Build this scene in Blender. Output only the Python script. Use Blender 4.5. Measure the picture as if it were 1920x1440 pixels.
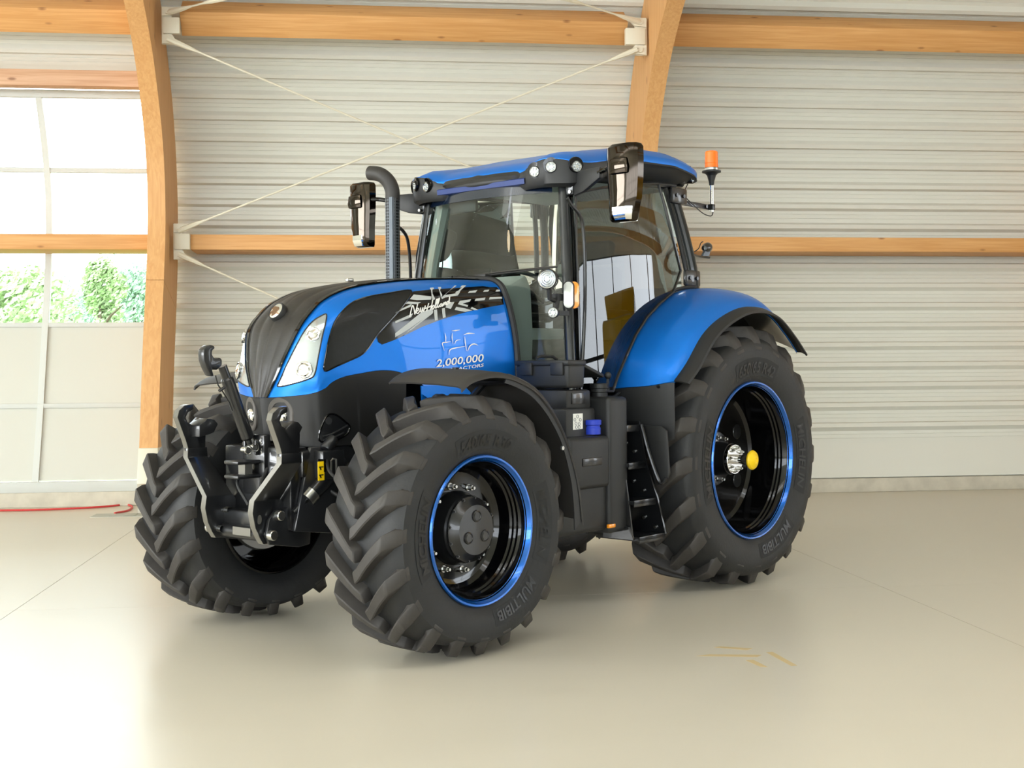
import bpy, bmesh, math, random
from mathutils import Vector as V, Matrix
from mathutils.bvhtree import BVHTree
from mathutils.geometry import delaunay_2d_cdt
PI = math.pi; random.seed(7)
SC = bpy.context.scene
for o in list(bpy.data.objects): bpy.data.objects.remove(o)
COL = SC.collection

# ------------------------------------------------------------------ camera
CAM = V((-1.8797, -9.5898, 1.5503))
CR = V((0.9936257, -0.1124921, -0.0073150)); CU = V((0.0086554, 0.0114311, 0.9998972)); CF = V((0.1123969, 0.9935869, -0.0123319))
FPX = 2368.0
cam = bpy.data.cameras.new('camera'); camo = bpy.data.objects.new('camera', cam); COL.objects.link(camo)
cam.sensor_width = 36; cam.lens = FPX * 36 / 1920; cam.clip_end = 500
m = Matrix((CR, CU, -CF)).transposed().to_4x4(); m.translation = CAM; camo.matrix_world = m
SC.camera = camo
SC.view_settings.view_transform = 'Standard'; SC.view_settings.look = 'None'
SC.view_settings.gamma = 1; SC.view_settings.use_curve_mapping = False
SC.view_settings.exposure = -1.46

# ------------------------------------------------------------------ sky and daylight at the hall's windows
wd = bpy.data.worlds.new('sky'); SC.world = wd; wd.use_nodes = True
bg = wd.node_tree.nodes['Background']; bg.inputs[0].default_value = (0.86, 0.93, 1.0, 1); bg.inputs[1].default_value = 20.0
def area(name, loc, rot, sx, sy, power, col=(1, .98, .95)):
    l = bpy.data.lights.new(name, 'AREA'); l.shape = 'RECTANGLE'; l.size = sx; l.size_y = sy; l.energy = power; l.color = col
    o = bpy.data.objects.new(name, l); COL.objects.link(o); o.location = loc; o.rotation_euler = rot; return o
XL, XR, YO, YR = -22.0, 22.0, -21.5, -8.0          # hall ends, opposite wall, ridge
for i in range(5):                                   # glazing of the side opposite, one per bay
    area('daylight_window_side', (-4.26 + 5.66 * (i - 3) + 2.83, YO - .6, 3.0), (PI / 2, 0, 0), 5.2, 3.9, 330 - 40 * i, (.97, .99, 1))
area('daylight_window_end', (XR + .3, -1.6, 3.5), (PI / 2, 0, PI / 2), 10.5, 5.0, 260, (.90, .96, 1))
area('daylight_window_far_end', (XL - .3, -9, 3.2), (PI / 2, 0, -PI / 2), 15, 3.6, 8500, (.97, .99, 1))

area('daylight_window_bay', (-13, 7.0, 3.4), (-PI / 2, 0, 0), 5.4, 2.6, 2400)
area('daylight_ridge_rooflight', (-3, YR, 8.25), (0, 0, 0), 36, 3.0, 1900, (1, .99, .96))

# ------------------------------------------------------------------ helpers
TH = math.radians(-137.39091)
RT = Matrix.Rotation(TH, 3, 'Z'); RTI = RT.inverted()
def wray(px, py): return (CF + CR * ((px - 960) / FPX) + CU * ((720 - py) / FPX))
def W(px, py, ax, val):                              # photo pixel -> point of the hall, on the plane where the thing stands
    d = wray(px, py); i = 'XYZ'.index(ax); return CAM + d * ((val - CAM[i]) / d[i])
LC = RTI @ CAM
def lray(px, py): return RTI @ wray(px, py)
def P(px, py, ax, val):                              # the same in the tractor's own axes (X forward from rear axle, Y left, Z up)
    d = lray(px, py); i = 'XYZ'.index(ax); return LC + d * ((val - LC[i]) / d[i])

class MB:
    def __init__(s): s.v = []; s.f = []; s.sm = []
    def add(s, vs, fs, smooth=False):
        b = len(s.v); s.v += [tuple(x) for x in vs]; s.f += [tuple(b + i for i in f) for f in fs]; s.sm += [smooth] * len(fs); return s
    def box(s, c, d, rot=None, taper=1.0):
        vs = []
        for z in (-.5, .5):
            t = taper if z > 0 else 1
            for x, y in ((-.5, -.5), (.5, -.5), (.5, .5), (-.5, .5)):
                q = V((x * d[0] * t, y * d[1] * t, z * d[2]))
                if rot: q = rot @ q
                vs.append(V(c) + q)
        return s.add(vs, [(3, 2, 1, 0), (4, 5, 6, 7), (0, 1, 5, 4), (1, 2, 6, 5), (2, 3, 7, 6), (3, 0, 4, 7)])
    def span(s, a, b): 
        return s.box([(a[i] + b[i]) / 2 for i in range(3)], [abs(a[i] - b[i]) for i in range(3)])
    def tube(s, pts, r, n=10, caps=True, closed=False):
        pts = [V(p) for p in pts]; rs = r if isinstance(r, (list, tuple)) else [r] * len(pts); rings = []; up = None
        N = len(pts)
        for i, p in enumerate(pts):
            a = pts[(i - 1) % N] if (i or closed) else p; b = pts[(i + 1) % N] if (i < N - 1 or closed) else p
            t = (b - a).normalized()
            if up is None: up = t.orthogonal().normalized()
            up = (up - t * up.dot(t)).normalized(); w = t.cross(up)
            rings.append([p + (up * math.cos(2 * PI * k / n) + w * math.sin(2 * PI * k / n)) * rs[i] for k in range(n)])
        vs = [q for rg in rings for q in rg]; fs = []
        for i in range(N if closed else N - 1):
            j = (i + 1) % N
            for k in range(n): fs.append((i * n + k, i * n + (k + 1) % n, j * n + (k + 1) % n, j * n + k))
        s.add(vs, fs, True)
        if caps and not closed:
            b = len(s.v) - len(vs); s.f += [tuple(b + k for k in range(n))[::-1], tuple(b + (N - 1) * n + k for k in range(n))]; s.sm += [False, False]
        return s
    def cyl(s, a, b, r, r2=None, n=20): return s.tube([a, b], [r, r if r2 is None else r2], n)
    def lathe(s, prof, n=48, org=(0, 0, 0), axis='Y', ang=(0, 2 * PI), closed=False, fn=None):
        # prof: (h along axis, radius)
        vs = []; full = abs(ang[1] - ang[0] - 2 * PI) < 1e-6; M = n if full else n + 1
        for k in range(M):
            a = ang[0] + (ang[1] - ang[0]) * k / n; c, d = math.cos(a), math.sin(a)
            for h, r in prof:
                if fn: h, r = fn(h, r, a)
                q = {'Y': (r * c, h, r * d), 'X': (h, r * c, r * d), 'Z': (r * c, r * d, h)}[axis]
                vs.append((q[0] + org[0], q[1] + org[1], q[2] + org[2]))
        m = len(prof); fs = []
        for k in range(n):
            k2 = (k + 1) % M
            for i in range(m if closed else m - 1):
                j = (i + 1) % m; fs.append((k * m + i, k * m + j, k2 * m + j, k2 * m + i))
        return s.add(vs, fs, True)
    def grid(s, rows, smooth=True, close=False):
        m = len(rows[0]); vs = [q for r in rows for q in r]; fs = []
        for i in range(len(rows) - 1):
            for j in range(m - (0 if close else 1)):
                j2 = (j + 1) % m; fs.append((i * m + j, i * m + j2, (i + 1) * m + j2, (i + 1) * m + j))
        return s.add(vs, fs, smooth)
    def prism(s, poly, off):                         # planar polygon of points, extruded by vector
        n = len(poly); off = V(off); vs = [V(p) for p in poly] + [V(p) + off for p in poly]
        fs = [tuple(range(n)), tuple(range(2 * n - 1, n - 1, -1))] + [(i, (i + 1) % n, n + (i + 1) % n, n + i) for i in range(n)]
        return s.add(vs, fs)
    def sphere(s, c, r, n=14, sq=(1, 1, 1)):
        pr = [(-math.cos(PI * i / (n // 2)), math.sin(PI * i / (n // 2)) + 1e-4) for i in range(n // 2 + 1)]
        b = MB().lathe(pr, n, axis='Z'); return s.add([(c[0] + x * r * sq[0], c[1] + y * r * sq[1], c[2] + z * r * sq[2]) for x, y, z in b.v], b.f, True)
    def xf(s, mat): s.v = [tuple(mat @ V(p)) for p in s.v]; return s
    def mirror(s):
        m = MB(); m.v = [(x, -y, z) for x, y, z in s.v]; m.f = [f[::-1] for f in s.f]; m.sm = list(s.sm); return m
    def mesh(s, name, mat, bev=0, seg=2, sharp=35, solid=0, recalc=True):
        me = bpy.data.meshes.new(name); me.from_pydata(s.v, [], s.f)
        bm = bmesh.new(); bm.from_mesh(me)
        for f, q in zip(bm.faces, s.sm): f.smooth = True
        bmesh.ops.remove_doubles(bm, verts=bm.verts, dist=1e-5)
        bmesh.ops.delete(bm, geom=[v for v in bm.verts if not v.link_faces], context='VERTS')
        if recalc: bmesh.ops.recalc_face_normals(bm, faces=bm.faces)
        if solid: bmesh.ops.solidify(bm, geom=list(bm.faces), thickness=solid)
        if bev:
            es = [e for e in bm.edges if len(e.link_faces) == 2 and e.calc_face_angle(0) > math.radians(30)]
            if es: bmesh.ops.bevel(bm, geom=es, offset=bev, segments=seg, affect='EDGES', profile=.5, clamp_overlap=True)
        for f in bm.faces: f.smooth = True
        bm.to_mesh(me); bm.free(); me.set_sharp_from_angle(angle=math.radians(sharp))
        me.materials.append(mat); return me
def link(name, me, parent=None, loc=None):
    o = bpy.data.objects.new(name, me); COL.objects.link(o); o.parent = parent
    if loc: o.location = loc
    return o
def obj(name, mb, mat, parent=None, **k): return link(name, mb.mesh(name, mat, **k), parent)
def tag(o, label=None, cat=None, group=None, kind=None):
    for a, b in (('label', label), ('category', cat), ('group', group), ('kind', kind)):
        if b: o[a] = b
    return o
def empty(name, loc=(0, 0, 0), rz=0):
    o = bpy.data.objects.new(name, None); COL.objects.link(o); o.location = loc; o.rotation_euler = (0, 0, rz); o.empty_display_size = .2; return o
def cr(p, t):                                        # Catmull-Rom through list of vectors, t in 0..len-1
    n = len(p) - 1; i = min(int(t), n - 1); f = t - i
    a, b, c, d = p[max(i - 1, 0)], p[i], p[i + 1], p[min(i + 2, n)]
    if i == 0: a = b * 2 - c
    if i + 1 == n: d = c * 2 - b
    return .5 * ((2 * b) + (c - a) * f + (2 * a - 5 * b + 4 * c - d) * f * f + (3 * b - a - 3 * c + d) * f ** 3)
def curve(pts, n): 
    p = [V(q) for q in pts]; return [cr(p, (len(p) - 1) * k / n) for k in range(n + 1)]
def surf(rows, nu, nv):
    rr = [[V(q) for q in r] for r in rows]
    cols = [[cr(r, (len(r) - 1) * k / nv) for k in range(nv + 1)] for r in rr]
    return [[cr([c[k] for c in cols], (len(rr) - 1) * j / nu) for k in range(nv + 1)] for j in range(nu + 1)]
def lerp(a, b, t): return a + (b - a) * t
def interp(tab, x):
    if x <= tab[0][0]: (a, b), (c, d) = tab[0], tab[1]
    elif x >= tab[-1][0]: (a, b), (c, d) = tab[-2], tab[-1]
    else:
        for k in range(len(tab) - 1):
            if tab[k][0] <= x <= tab[k + 1][0]: (a, b), (c, d) = tab[k], tab[k + 1]; break
    return b + (d - b) * (x - a) / (c - a)

# ------------------------------------------------------------------ materials
def srgb(r, g, b):
    f = lambda c: (c / 255 / 12.92) if c / 255 <= .04045 else ((c / 255 + .055) / 1.055) ** 2.4
    return (f(r), f(g), f(b), 1)
def mat(name, col, rough=.5, metal=0, coat=0, spec=.5, emit=0, noise=0, nscale=8, bump=0, bscale=60, stretch=None):
    m = bpy.data.materials.new(name); m.use_nodes = True; nt = m.node_tree; b = nt.nodes['Principled BSDF']
    c = srgb(*col); b.inputs['Base Color'].default_value = c; b.inputs['Roughness'].default_value = rough; b.inputs['Metallic'].default_value = metal
    b.inputs['Coat Weight'].default_value = coat; b.inputs['Coat Roughness'].default_value = .03; b.inputs['Specular IOR Level'].default_value = spec
    if emit: b.inputs['Emission Color'].default_value = c; b.inputs['Emission Strength'].default_value = emit
    if noise or bump:
        tc = nt.nodes.new('ShaderNodeTexCoord'); mp = nt.nodes.new('ShaderNodeMapping'); nt.links.new(tc.outputs['Object'], mp.inputs[0])
        if stretch: mp.inputs['Scale'].default_value = stretch
    if noise:
        n = nt.nodes.new('ShaderNodeTexNoise'); n.inputs['Scale'].default_value = nscale; n.inputs['Detail'].default_value = 6; nt.links.new(mp.outputs[0], n.inputs[0])
        r = nt.nodes.new('ShaderNodeValToRGB'); nt.links.new(n.outputs[0], r.inputs[0])
        r.color_ramp.elements[0].position = .3; r.color_ramp.elements[1].position = .7
        r.color_ramp.elements[0].color = tuple(x * (1 - noise) for x in c[:3]) + (1,); r.color_ramp.elements[1].color = tuple(min(1, x * (1 + noise)) for x in c[:3]) + (1,)
        nt.links.new(r.outputs[0], b.inputs['Base Color'])
    if bump:
        n2 = nt.nodes.new('ShaderNodeTexNoise'); n2.inputs['Scale'].default_value = bscale; nt.links.new(mp.outputs[0], n2.inputs[0])
        bp = nt.nodes.new('ShaderNodeBump'); bp.inputs['Strength'].default_value = bump; bp.inputs['Distance'].default_value = .01; nt.links.new(n2.outputs[0], bp.inputs['Height']); nt.links.new(bp.outputs[0], b.inputs['Normal'])
    return m
def glassmat(name, tint, ior=1.5, rough=0.0, refl=1.0):
    m = bpy.data.materials.new(name); m.use_nodes = True; nt = m.node_tree; nt.nodes.remove(nt.nodes['Principled BSDF'])
    o = nt.nodes['Material Output']; t = nt.nodes.new('ShaderNodeBsdfTransparent'); t.inputs[0].default_value = srgb(*tint)
    g = nt.nodes.new('ShaderNodeBsdfGlossy'); g.inputs['Roughness'].default_value = rough; g.inputs[0].default_value = (refl, refl, refl, 1)
    f = nt.nodes.new('ShaderNodeFresnel'); f.inputs[0].default_value = ior; mx = nt.nodes.new('ShaderNodeMixShader')
    nt.links.new(f.outputs[0], mx.inputs[0]); nt.links.new(t.outputs[0], mx.inputs[1]); nt.links.new(g.outputs[0], mx.inputs[2]); nt.links.new(mx.outputs[0], o.inputs[0]); return m
def woodmat(name, c1, c2, axis):
    m = mat(name, c1, .55); nt = m.node_tree; b = nt.nodes['Principled BSDF']
    tc = nt.nodes.new('ShaderNodeTexCoord'); mp = nt.nodes.new('ShaderNodeMapping'); nt.links.new(tc.outputs['Object'], mp.inputs[0])
    sc = [14, 14, 14]; sc[axis] = .5; mp.inputs['Scale'].default_value = sc
    n = nt.nodes.new('ShaderNodeTexNoise'); n.inputs['Scale'].default_value = 2.2; n.inputs['Detail'].default_value = 8; n.inputs['Distortion'].default_value = .8; nt.links.new(mp.outputs[0], n.inputs[0])
    r = nt.nodes.new('ShaderNodeValToRGB'); r.color_ramp.elements[0].position = .35; r.color_ramp.elements[1].position = .68
    r.color_ramp.elements[0].color = srgb(*c2); r.color_ramp.elements[1].color = srgb(*c1); nt.links.new(n.outputs[0], r.inputs[0])
    vo = nt.nodes.new('ShaderNodeTexVoronoi'); vo.inputs['Scale'].default_value = 1.0; mp2 = nt.nodes.new('ShaderNodeMapping'); s2 = [5, 5, 5]; s2[axis] = 1.8; mp2.inputs['Scale'].default_value = s2
    nt.links.new(tc.outputs['Object'], mp2.inputs[0]); nt.links.new(mp2.outputs[0], vo.inputs[0])
    r2 = nt.nodes.new('ShaderNodeValToRGB'); r2.color_ramp.elements[0].position = .05; r2.color_ramp.elements[1].position = .11; r2.color_ramp.elements[0].color = (.25, .12, .05, 1); r2.color_ramp.elements[1].color = (1, 1, 1, 1); nt.links.new(vo.outputs['Distance'], r2.inputs[0])
    mx = nt.nodes.new('ShaderNodeMix'); mx.data_type = 'RGBA'; mx.blend_type = 'MULTIPLY'; mx.inputs[0].default_value = .7
    nt.links.new(r.outputs[0], mx.inputs['A']); nt.links.new(r2.outputs[0], mx.inputs['B']); nt.links.new(mx.outputs['Result'], b.inputs['Base Color']); return m

M = {}
M['blue'] = mat('blue_pearl_paint', (0, 120, 224), .44, .58, .28)
M['dblue'] = mat('dark_blue_paint', (8, 44, 110), .5)
M['rimblue'] = mat('rim_blue_metal', (0, 96, 190), .25, .75, 1.0)
M['gloss'] = mat('black_gloss', (6, 6, 7), .1, 0, .35, .3)
M['black'] = mat('black_paint', (20, 21, 23), .3, 0, .4)
M['plastic'] = mat('black_plastic', (31, 32, 33), .5, bump=.05, bscale=400)
M['fendp'] = mat('grey_black_plastic', (48, 46, 44), .55, bump=.05, bscale=300)
M['grille'] = mat('carbon_grille', (40, 38, 36), .45, noise=.25, nscale=30, stretch=(1, 1, 6))
M['meshp'] = mat('dark_mesh_panel', (23, 23, 23), .5)
M['rubber'] = mat('tyre_rubber', (31, 32, 33), .58, noise=.18, nscale=5, bump=.12, bscale=50)
M['lug'] = mat('tyre_lug_rubber', (56, 53, 50), .6, noise=.15, nscale=9, bump=.1, bscale=60)
M['letter'] = mat('tyre_lettering', (16, 16, 17), .35)
M['steel'] = mat('zinc_steel', (200, 200, 196), .28, 1)
M['chrome'] = mat('chrome', (232, 232, 232), .06, 1)
M['iron'] = mat('dark_iron', (30, 31, 33), .35, .2, .3)
M['edge'] = mat('grey_metal_and_highlight', (120, 118, 112), .3, .6, .5)  # plain grey parts, and the highlight laid on the link arm edges
M['silver'] = mat('silver_decal', (186, 190, 188), .4)
M['white'] = mat('white_print', (238, 238, 232), .5)
M['lens'] = mat('lamp_lens', (186, 194, 198), .16, .75, .6)
M['refl'] = mat('lamp_reflector', (140, 144, 146), .22, 1)
M['greyp'] = mat('grey_bezel', (84, 80, 76), .5)
M['myellow'] = mat('machine_yellow', (240, 190, 20), .35, 0, .6)
M['led'] = mat('led_lens', (200, 204, 200), .2, .2, 1)
M['amber'] = mat('amber_lens', (245, 150, 20), .2, 0, 1)
M['orange'] = mat('orange_lens', (255, 118, 8), .2, 0, 1, emit=.2)
M['yellow'] = mat('yellow_plastic', (250, 208, 10), .4)
M['bluecap'] = mat('blue_cap', (35, 62, 190), .5)
M['mint'] = mat('interior_grey', (226, 235, 231), .6)
M['seatc'] = mat('seat_cloth', (70, 68, 64), .85)
M['glass'] = glassmat('windscreen_glass', (226, 236, 231), 1.58)
M['dglass'] = glassmat('door_glass', (138, 146, 142), 1.6)
M['wglass'] = glassmat('window_glass', (240, 247, 244), 1.45)
M['wsheet'] = mat('white_sheet_metal', (218, 218, 208), .42)
M['woodX'] = woodmat('glulam_beam', (220, 168, 108), (204, 148, 86), 0)
M['woodP'] = woodmat('pale_beam', (218, 180, 148), (198, 154, 120), 0)
M['woodZ'] = woodmat('glulam_column', (220, 170, 112), (208, 154, 96), 2)
M['cream'] = mat('cream_steel', (222, 216, 196), .45)
M['frame'] = mat('white_frame', (206, 210, 206), .5)
M['panel'] = mat('frosted_panel', (202, 203, 194), .3)
M['concrete'] = mat('concrete_kerb', (196, 190, 174), .8, noise=.12, nscale=6)
M['leaf'] = mat('leaf', (186, 206, 158), .6, noise=.3, nscale=2)  # paled: the bright haze outside is put into the leaf colour
M['leaf2'] = mat('leaf_blue_green', (178, 204, 180), .6, noise=.3, nscale=2)  # paled for haze in the same way
M['bark'] = mat('bark', (96, 84, 66), .9)
M['grass'] = mat('grass', (96, 130, 60), .9, noise=.2, nscale=3)
M['red'] = mat('red_cable', (205, 60, 60), .5)
M['hatch'] = mat('hatch_steel', (176, 176, 164), .4, .4)
M['joint'] = mat('joint_filler', (110, 100, 84), .8)
M['tape'] = mat('tape_residue', (206, 184, 138), .5)
M['screen'] = mat('side_screen_mesh', (20, 22, 22), .4, 0, .1, .3, noise=.2, nscale=40)
M['chrome_dark'] = mat('dark_chrome', (90, 84, 74), .08, 1)
M['perf'] = mat('perforated_steel', (70, 74, 78), .4, .6)
def perfmat():
    m = mat('perforated_steel', (78, 82, 86), .4, .6); nt = m.node_tree; bs = nt.nodes['Principled BSDF']
    tc = nt.nodes.new('ShaderNodeTexCoord'); v = nt.nodes.new('ShaderNodeTexVoronoi'); v.inputs['Scale'].default_value = 46; v.inputs['Randomness'].default_value = 0; nt.links.new(tc.outputs['Object'], v.inputs[0])
    r = nt.nodes.new('ShaderNodeValToRGB'); r.color_ramp.interpolation = 'CONSTANT'; r.color_ramp.elements[0].color = srgb(12, 12, 12); r.color_ramp.elements[1].color = srgb(84, 88, 92); r.color_ramp.elements[1].position = .42
    nt.links.new(v.outputs['Distance'], r.inputs[0]); nt.links.new(r.outputs[0], bs.inputs['Base Color']); return m
M['perf'] = perfmat()
M['slate'] = mat('slate_metal', (96, 104, 112), .4, .4)
M['satin'] = mat('satin_black', (40, 42, 44), .28, .3, .3)
M['smoke'] = mat('black_chrome', (62, 56, 50), .07, 1)
M['dblue_glass'] = mat('shaded_band', (14, 26, 44), .15, 0, .5)
M['orangeleaf'] = mat('badge_leaf', (150, 120, 96), .2, .9)
def floormat():
    m = mat('polished_screed', (212, 205, 188), .2); nt = m.node_tree; b = nt.nodes['Principled BSDF']
    tc = nt.nodes.new('ShaderNodeTexCoord'); n = nt.nodes.new('ShaderNodeTexNoise'); n.inputs['Scale'].default_value = .7; n.inputs['Detail'].default_value = 5; n.inputs['Distortion'].default_value = 1.5
    mp = nt.nodes.new('ShaderNodeMapping'); mp.inputs['Scale'].default_value = (1, 2.2, 1); nt.links.new(tc.outputs['Object'], mp.inputs[0]); nt.links.new(mp.outputs[0], n.inputs[0])
    r = nt.nodes.new('ShaderNodeValToRGB'); r.color_ramp.elements[0].color = srgb(207, 200, 183); r.color_ramp.elements[1].color = srgb(214, 207, 191); nt.links.new(n.outputs[0], r.inputs[0]); nt.links.new(r.outputs[0], b.inputs['Base Color'])
    r3 = nt.nodes.new('ShaderNodeMapRange'); r3.inputs['To Min'].default_value = .25; r3.inputs['To Max'].default_value = .36; nt.links.new(n.outputs[0], r3.inputs[0]); nt.links.new(r3.outputs[0], b.inputs['Roughness']); return m
M['floor'] = floormat()
M['bulb'] = mat('lit_bulb', (255, 232, 190), .3, emit=40)

# ================================================================== the hall
WALL = [(0, 5.37), (.17, 5.37), (.6, 5.51), (1.17, 5.69), (2.12, 5.95), (2.95, 6.14), (3.3, 6.18), (3.65, 6.17), (3.97, 6.11), (4.3, 5.99), (4.83, 5.72), (5.2, 5.45), (5.55, 5.12), (5.9, 4.72), (6.3, 4.15), (6.75, 3.3), (7.2, 2.2), (7.65, .6), (8.05, -1.6), (8.35, -4.3), (8.5, -8.0)]
COLF = [(.37, 4.31), (.7, 4.40), (1.8, 4.68), (2.5, 4.91), (3.0, 5.05), (3.4, 5.10), (3.8, 5.06), (4.2, 4.92), (4.6, 4.66), (5.0, 4.30), (5.3, 3.9), (5.5, 3.55), (5.75, 3.0), (6.2, 1.8), (6.7, 0), (7.1, -2.4), (7.35, -5), (7.45, -8)]
def arclen(tab, n=400):
    pts = [V((0, y, z)) for z, y in tab]; c = [cr(pts, (len(pts) - 1) * k / n) for k in range(n + 1)]
    s = [0]
    for i in range(n): s.append(s[-1] + (c[i + 1] - c[i]).length)
    return c, s
WC, WS = arclen(WALL)
def wat(s):                                          # point and inward normal of the cladding line at arc length s
    k = next((i for i in range(len(WS) - 1) if WS[i + 1] >= s), len(WS) - 2); t = (s - WS[k]) / (WS[k + 1] - WS[k])
    p = WC[k].lerp(WC[k + 1], t); d = (WC[k + 1] - WC[k]).normalized(); return p, V((0, -d.z, d.y)), d
def s_at_z(z): 
    for i in range(len(WC) - 1):
        if WC[i + 1].z >= z: return WS[i]
XB = [-10.01, -4.255, 1.408, 7.07]                   # column centre lines
# floor slabs
xa = W(125, 1078, 'Z', 0).x; xb = W(1700, 1120, 'Z', 0).x; yc = (W(300, 1140, 'Z', 0).y + W(1600, 1098, 'Z', 0).y) / 2
fl = tag(obj('floor', MB().span((XL, YO, -.12), (XR, 5.9, -.012)), M['joint']), kind='structure')
xs = [XL, xa - 8, xa, xb, xb + 8, XR]; ys = [YO, yc - 8, yc, 5.37]
for i in range(5):
    for j in range(3):
        obj('floor_slab', MB().span((xs[i] + .002, ys[j] + .0015, -.012), (xs[i + 1] - .002, ys[j + 1] - .0015, 0)), M['floor'], fl)
for pts in (((1338, 1214), (1350, 1212), (1412, 1216), (1400, 1219)), ((1305, 1230), (1330, 1227), (1428, 1228), (1420, 1232)), ((1436, 1223), (1448, 1222), (1495, 1248), (1484, 1249)), ((1398, 1238), (1412, 1237), (1440, 1251), (1425, 1250))):
    obj('tape_residue', MB().prism([W(a, b, 'Z', .0004) for a, b in pts], (0, 0, .0006)), M['tape'], fl)
# wall carrier behind the cladding, kerb
S0, S1, S6 = s_at_z(.62), s_at_z(4.98), s_at_z(5.95)
PITCH = .2625
def cladrows(s0, s1):
    n = int((s1 - s0) / PITCH); return [s0 + k * PITCH for k in range(n + 1)]
PROF = [(0, 0), (.048, 0), (.050, -.007), (.056, -.007), (.058, 0), (.098, 0), (.100, -.007), (.106, -.007), (.108, 0), (.148, 0), (.180, .062), (.232, .062), (.2625, 0)]
def row(s, x0, x1, mb, mirror=False):
    a = []; b = []
    for ds, n in PROF:
        p, nn, d = wat(min(s + ds, WS[-1] - .001)); q = p + nn * n
        y = 2 * YR - q.y if mirror else q.y
        a.append((x0, y, q.z)); b.append((x1, y, q.z))
    mb.grid([a, b], False); return mb
wb = MB(); 
for x0, x1, sA in ((-22, -4.255, s_at_z(4.9)), (-4.255, XR, 0)):
    k = [(p, n) for p, n in [wat(sA + (S6 + .3 - sA) * i / 30)[:2] for i in range(31)]]
    wb.grid([[(x0, (p - n * .01).y, (p - n * .01).z) for p, n in k], [(x1, (p - n * .01).y, (p - n * .01).z) for p, n in k]])
wbo = tag(obj('wall_back', wb, M['wsheet'], solid=-.05), kind='structure')
rows = cladrows(S0, S6 + .3)
for s in rows:
    z = wat(s)[0].z
    for i, (x0, x1) in enumerate(((-22, -4.255), (-4.255, 1.408), (1.408, XR))):
        if i == 0 and z < 4.88: continue
        obj('cladding_panel', row(s, x0 + .001, x1 - .001, MB()), M['wsheet'], wbo)
for x0, x1 in ((-4.255, 1.408), (1.408, XR)):        # plain skirting sheet at the foot
    p0, n0, _ = wat(.175); p1, n1, _ = wat(S0)
    obj('skirt_panel', MB().prism([(x0 + .001, *(p0 + n0 * .02)[1:]), (x0 + .001, *(p1 + n1 * .02)[1:]), (x1 - .001, *(p1 + n1 * .02)[1:]), (x1 - .001, *(p0 + n0 * .02)[1:])], n0 * .015), M['wsheet'], wbo)
kb = tag(obj('baseboard_back', MB().span((XL, 5.33, 0), (XR, 5.75, .17)), M['concrete'], bev=.008), kind='structure')
# roof and the far side (behind the camera)
ce = MB(); s = rows[-1] + PITCH
while s < WS[-1] - PITCH: row(s, XL, XR, ce); row(s, XL, XR, ce, True); s += PITCH
for s in rows:
    if wat(s)[0].z > 5.0: row(s, XL, XR, ce, True)
tag(obj('ceiling', ce, M['wsheet']), kind='structure')
lowF = MB().span((XL, YO - .1, 0), (XR, YO, 1.0)).span((7.1, YO - .1, .9), (XR, YO, 5.6))
wfo = tag(obj('wall_front', lowF, M['wsheet']), kind='structure')
for k in range(11): obj('mullion', MB().span((XL + .4 + k * 2.83, YO - .3, 1.0), (XL + .5 + k * 2.83, YO - .15, 5.05)), M['frame'], wfo)
for z in (2.2, 3.6): obj('transom', MB().span((XL, YO - .3, z), (XR, YO - .16, z + .07)), M['frame'], wfo)
obj('wall_sheet', MB().prism([(XL, YO, 1.0), (XL, YO - .45, 1.0), (XL, YO - .45, .9), (XL, YO, .9)], (XR - XL, 0, 0)), M['frame'], wfo)
# gable ends
def gable(name, x, t, glaz):
    yv = [(p.y, p.z) for p in WC[::8]]; prof = yv + [(2 * YR - y, z) for y, z in yv[::-1]]
    g0, g1, z0, z1 = glaz; mb = MB()
    outer = [V((y, z)) for y, z in prof]; n = len(outer); hole = [V((g0, z0)), V((g1, z0)), V((g1, z1)), V((g0, z1))]
    vs, es, fs, *_ = delaunay_2d_cdt([V((a.x, a.y)) for a in outer + hole], [(i, (i + 1) % n) for i in range(n)] + [(n + i, n + (i + 1) % 4) for i in range(4)], [], 2, 1e-4)
    fs = [f for f in fs if not (g0 < sum(vs[i].x for i in f) / len(f) < g1 and z0 < sum(vs[i].y for i in f) / len(f) < z1)]
    fl = [f for f in fs if True]
    mb.add([(x, v.x, v.y) for v in vs], fl)
    o = tag(obj(name, mb, M['wsheet'], solid=t), kind='structure')
    k = g0
    while k <= g1 + .01: obj('mullion', MB().span((x - .06, k - .05, z0), (x + .06, k + .05, z1)), M['plastic'] if x > 0 else M['frame'], o); k += 2.5
    for z in (z0, (z0 + z1) / 2, z1): obj('transom', MB().span((x - .06, g0, z - .05), (x + .06, g1, z + .05)), M['plastic'] if x > 0 else M['frame'], o)
    return o
gable('wall_right', XR, .1, (-7.0, 3.8, 1.0, 6.0)); gable('wall_left', XL, -.1, (-16.5, -1.5, 1.4, 5.0))
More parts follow.
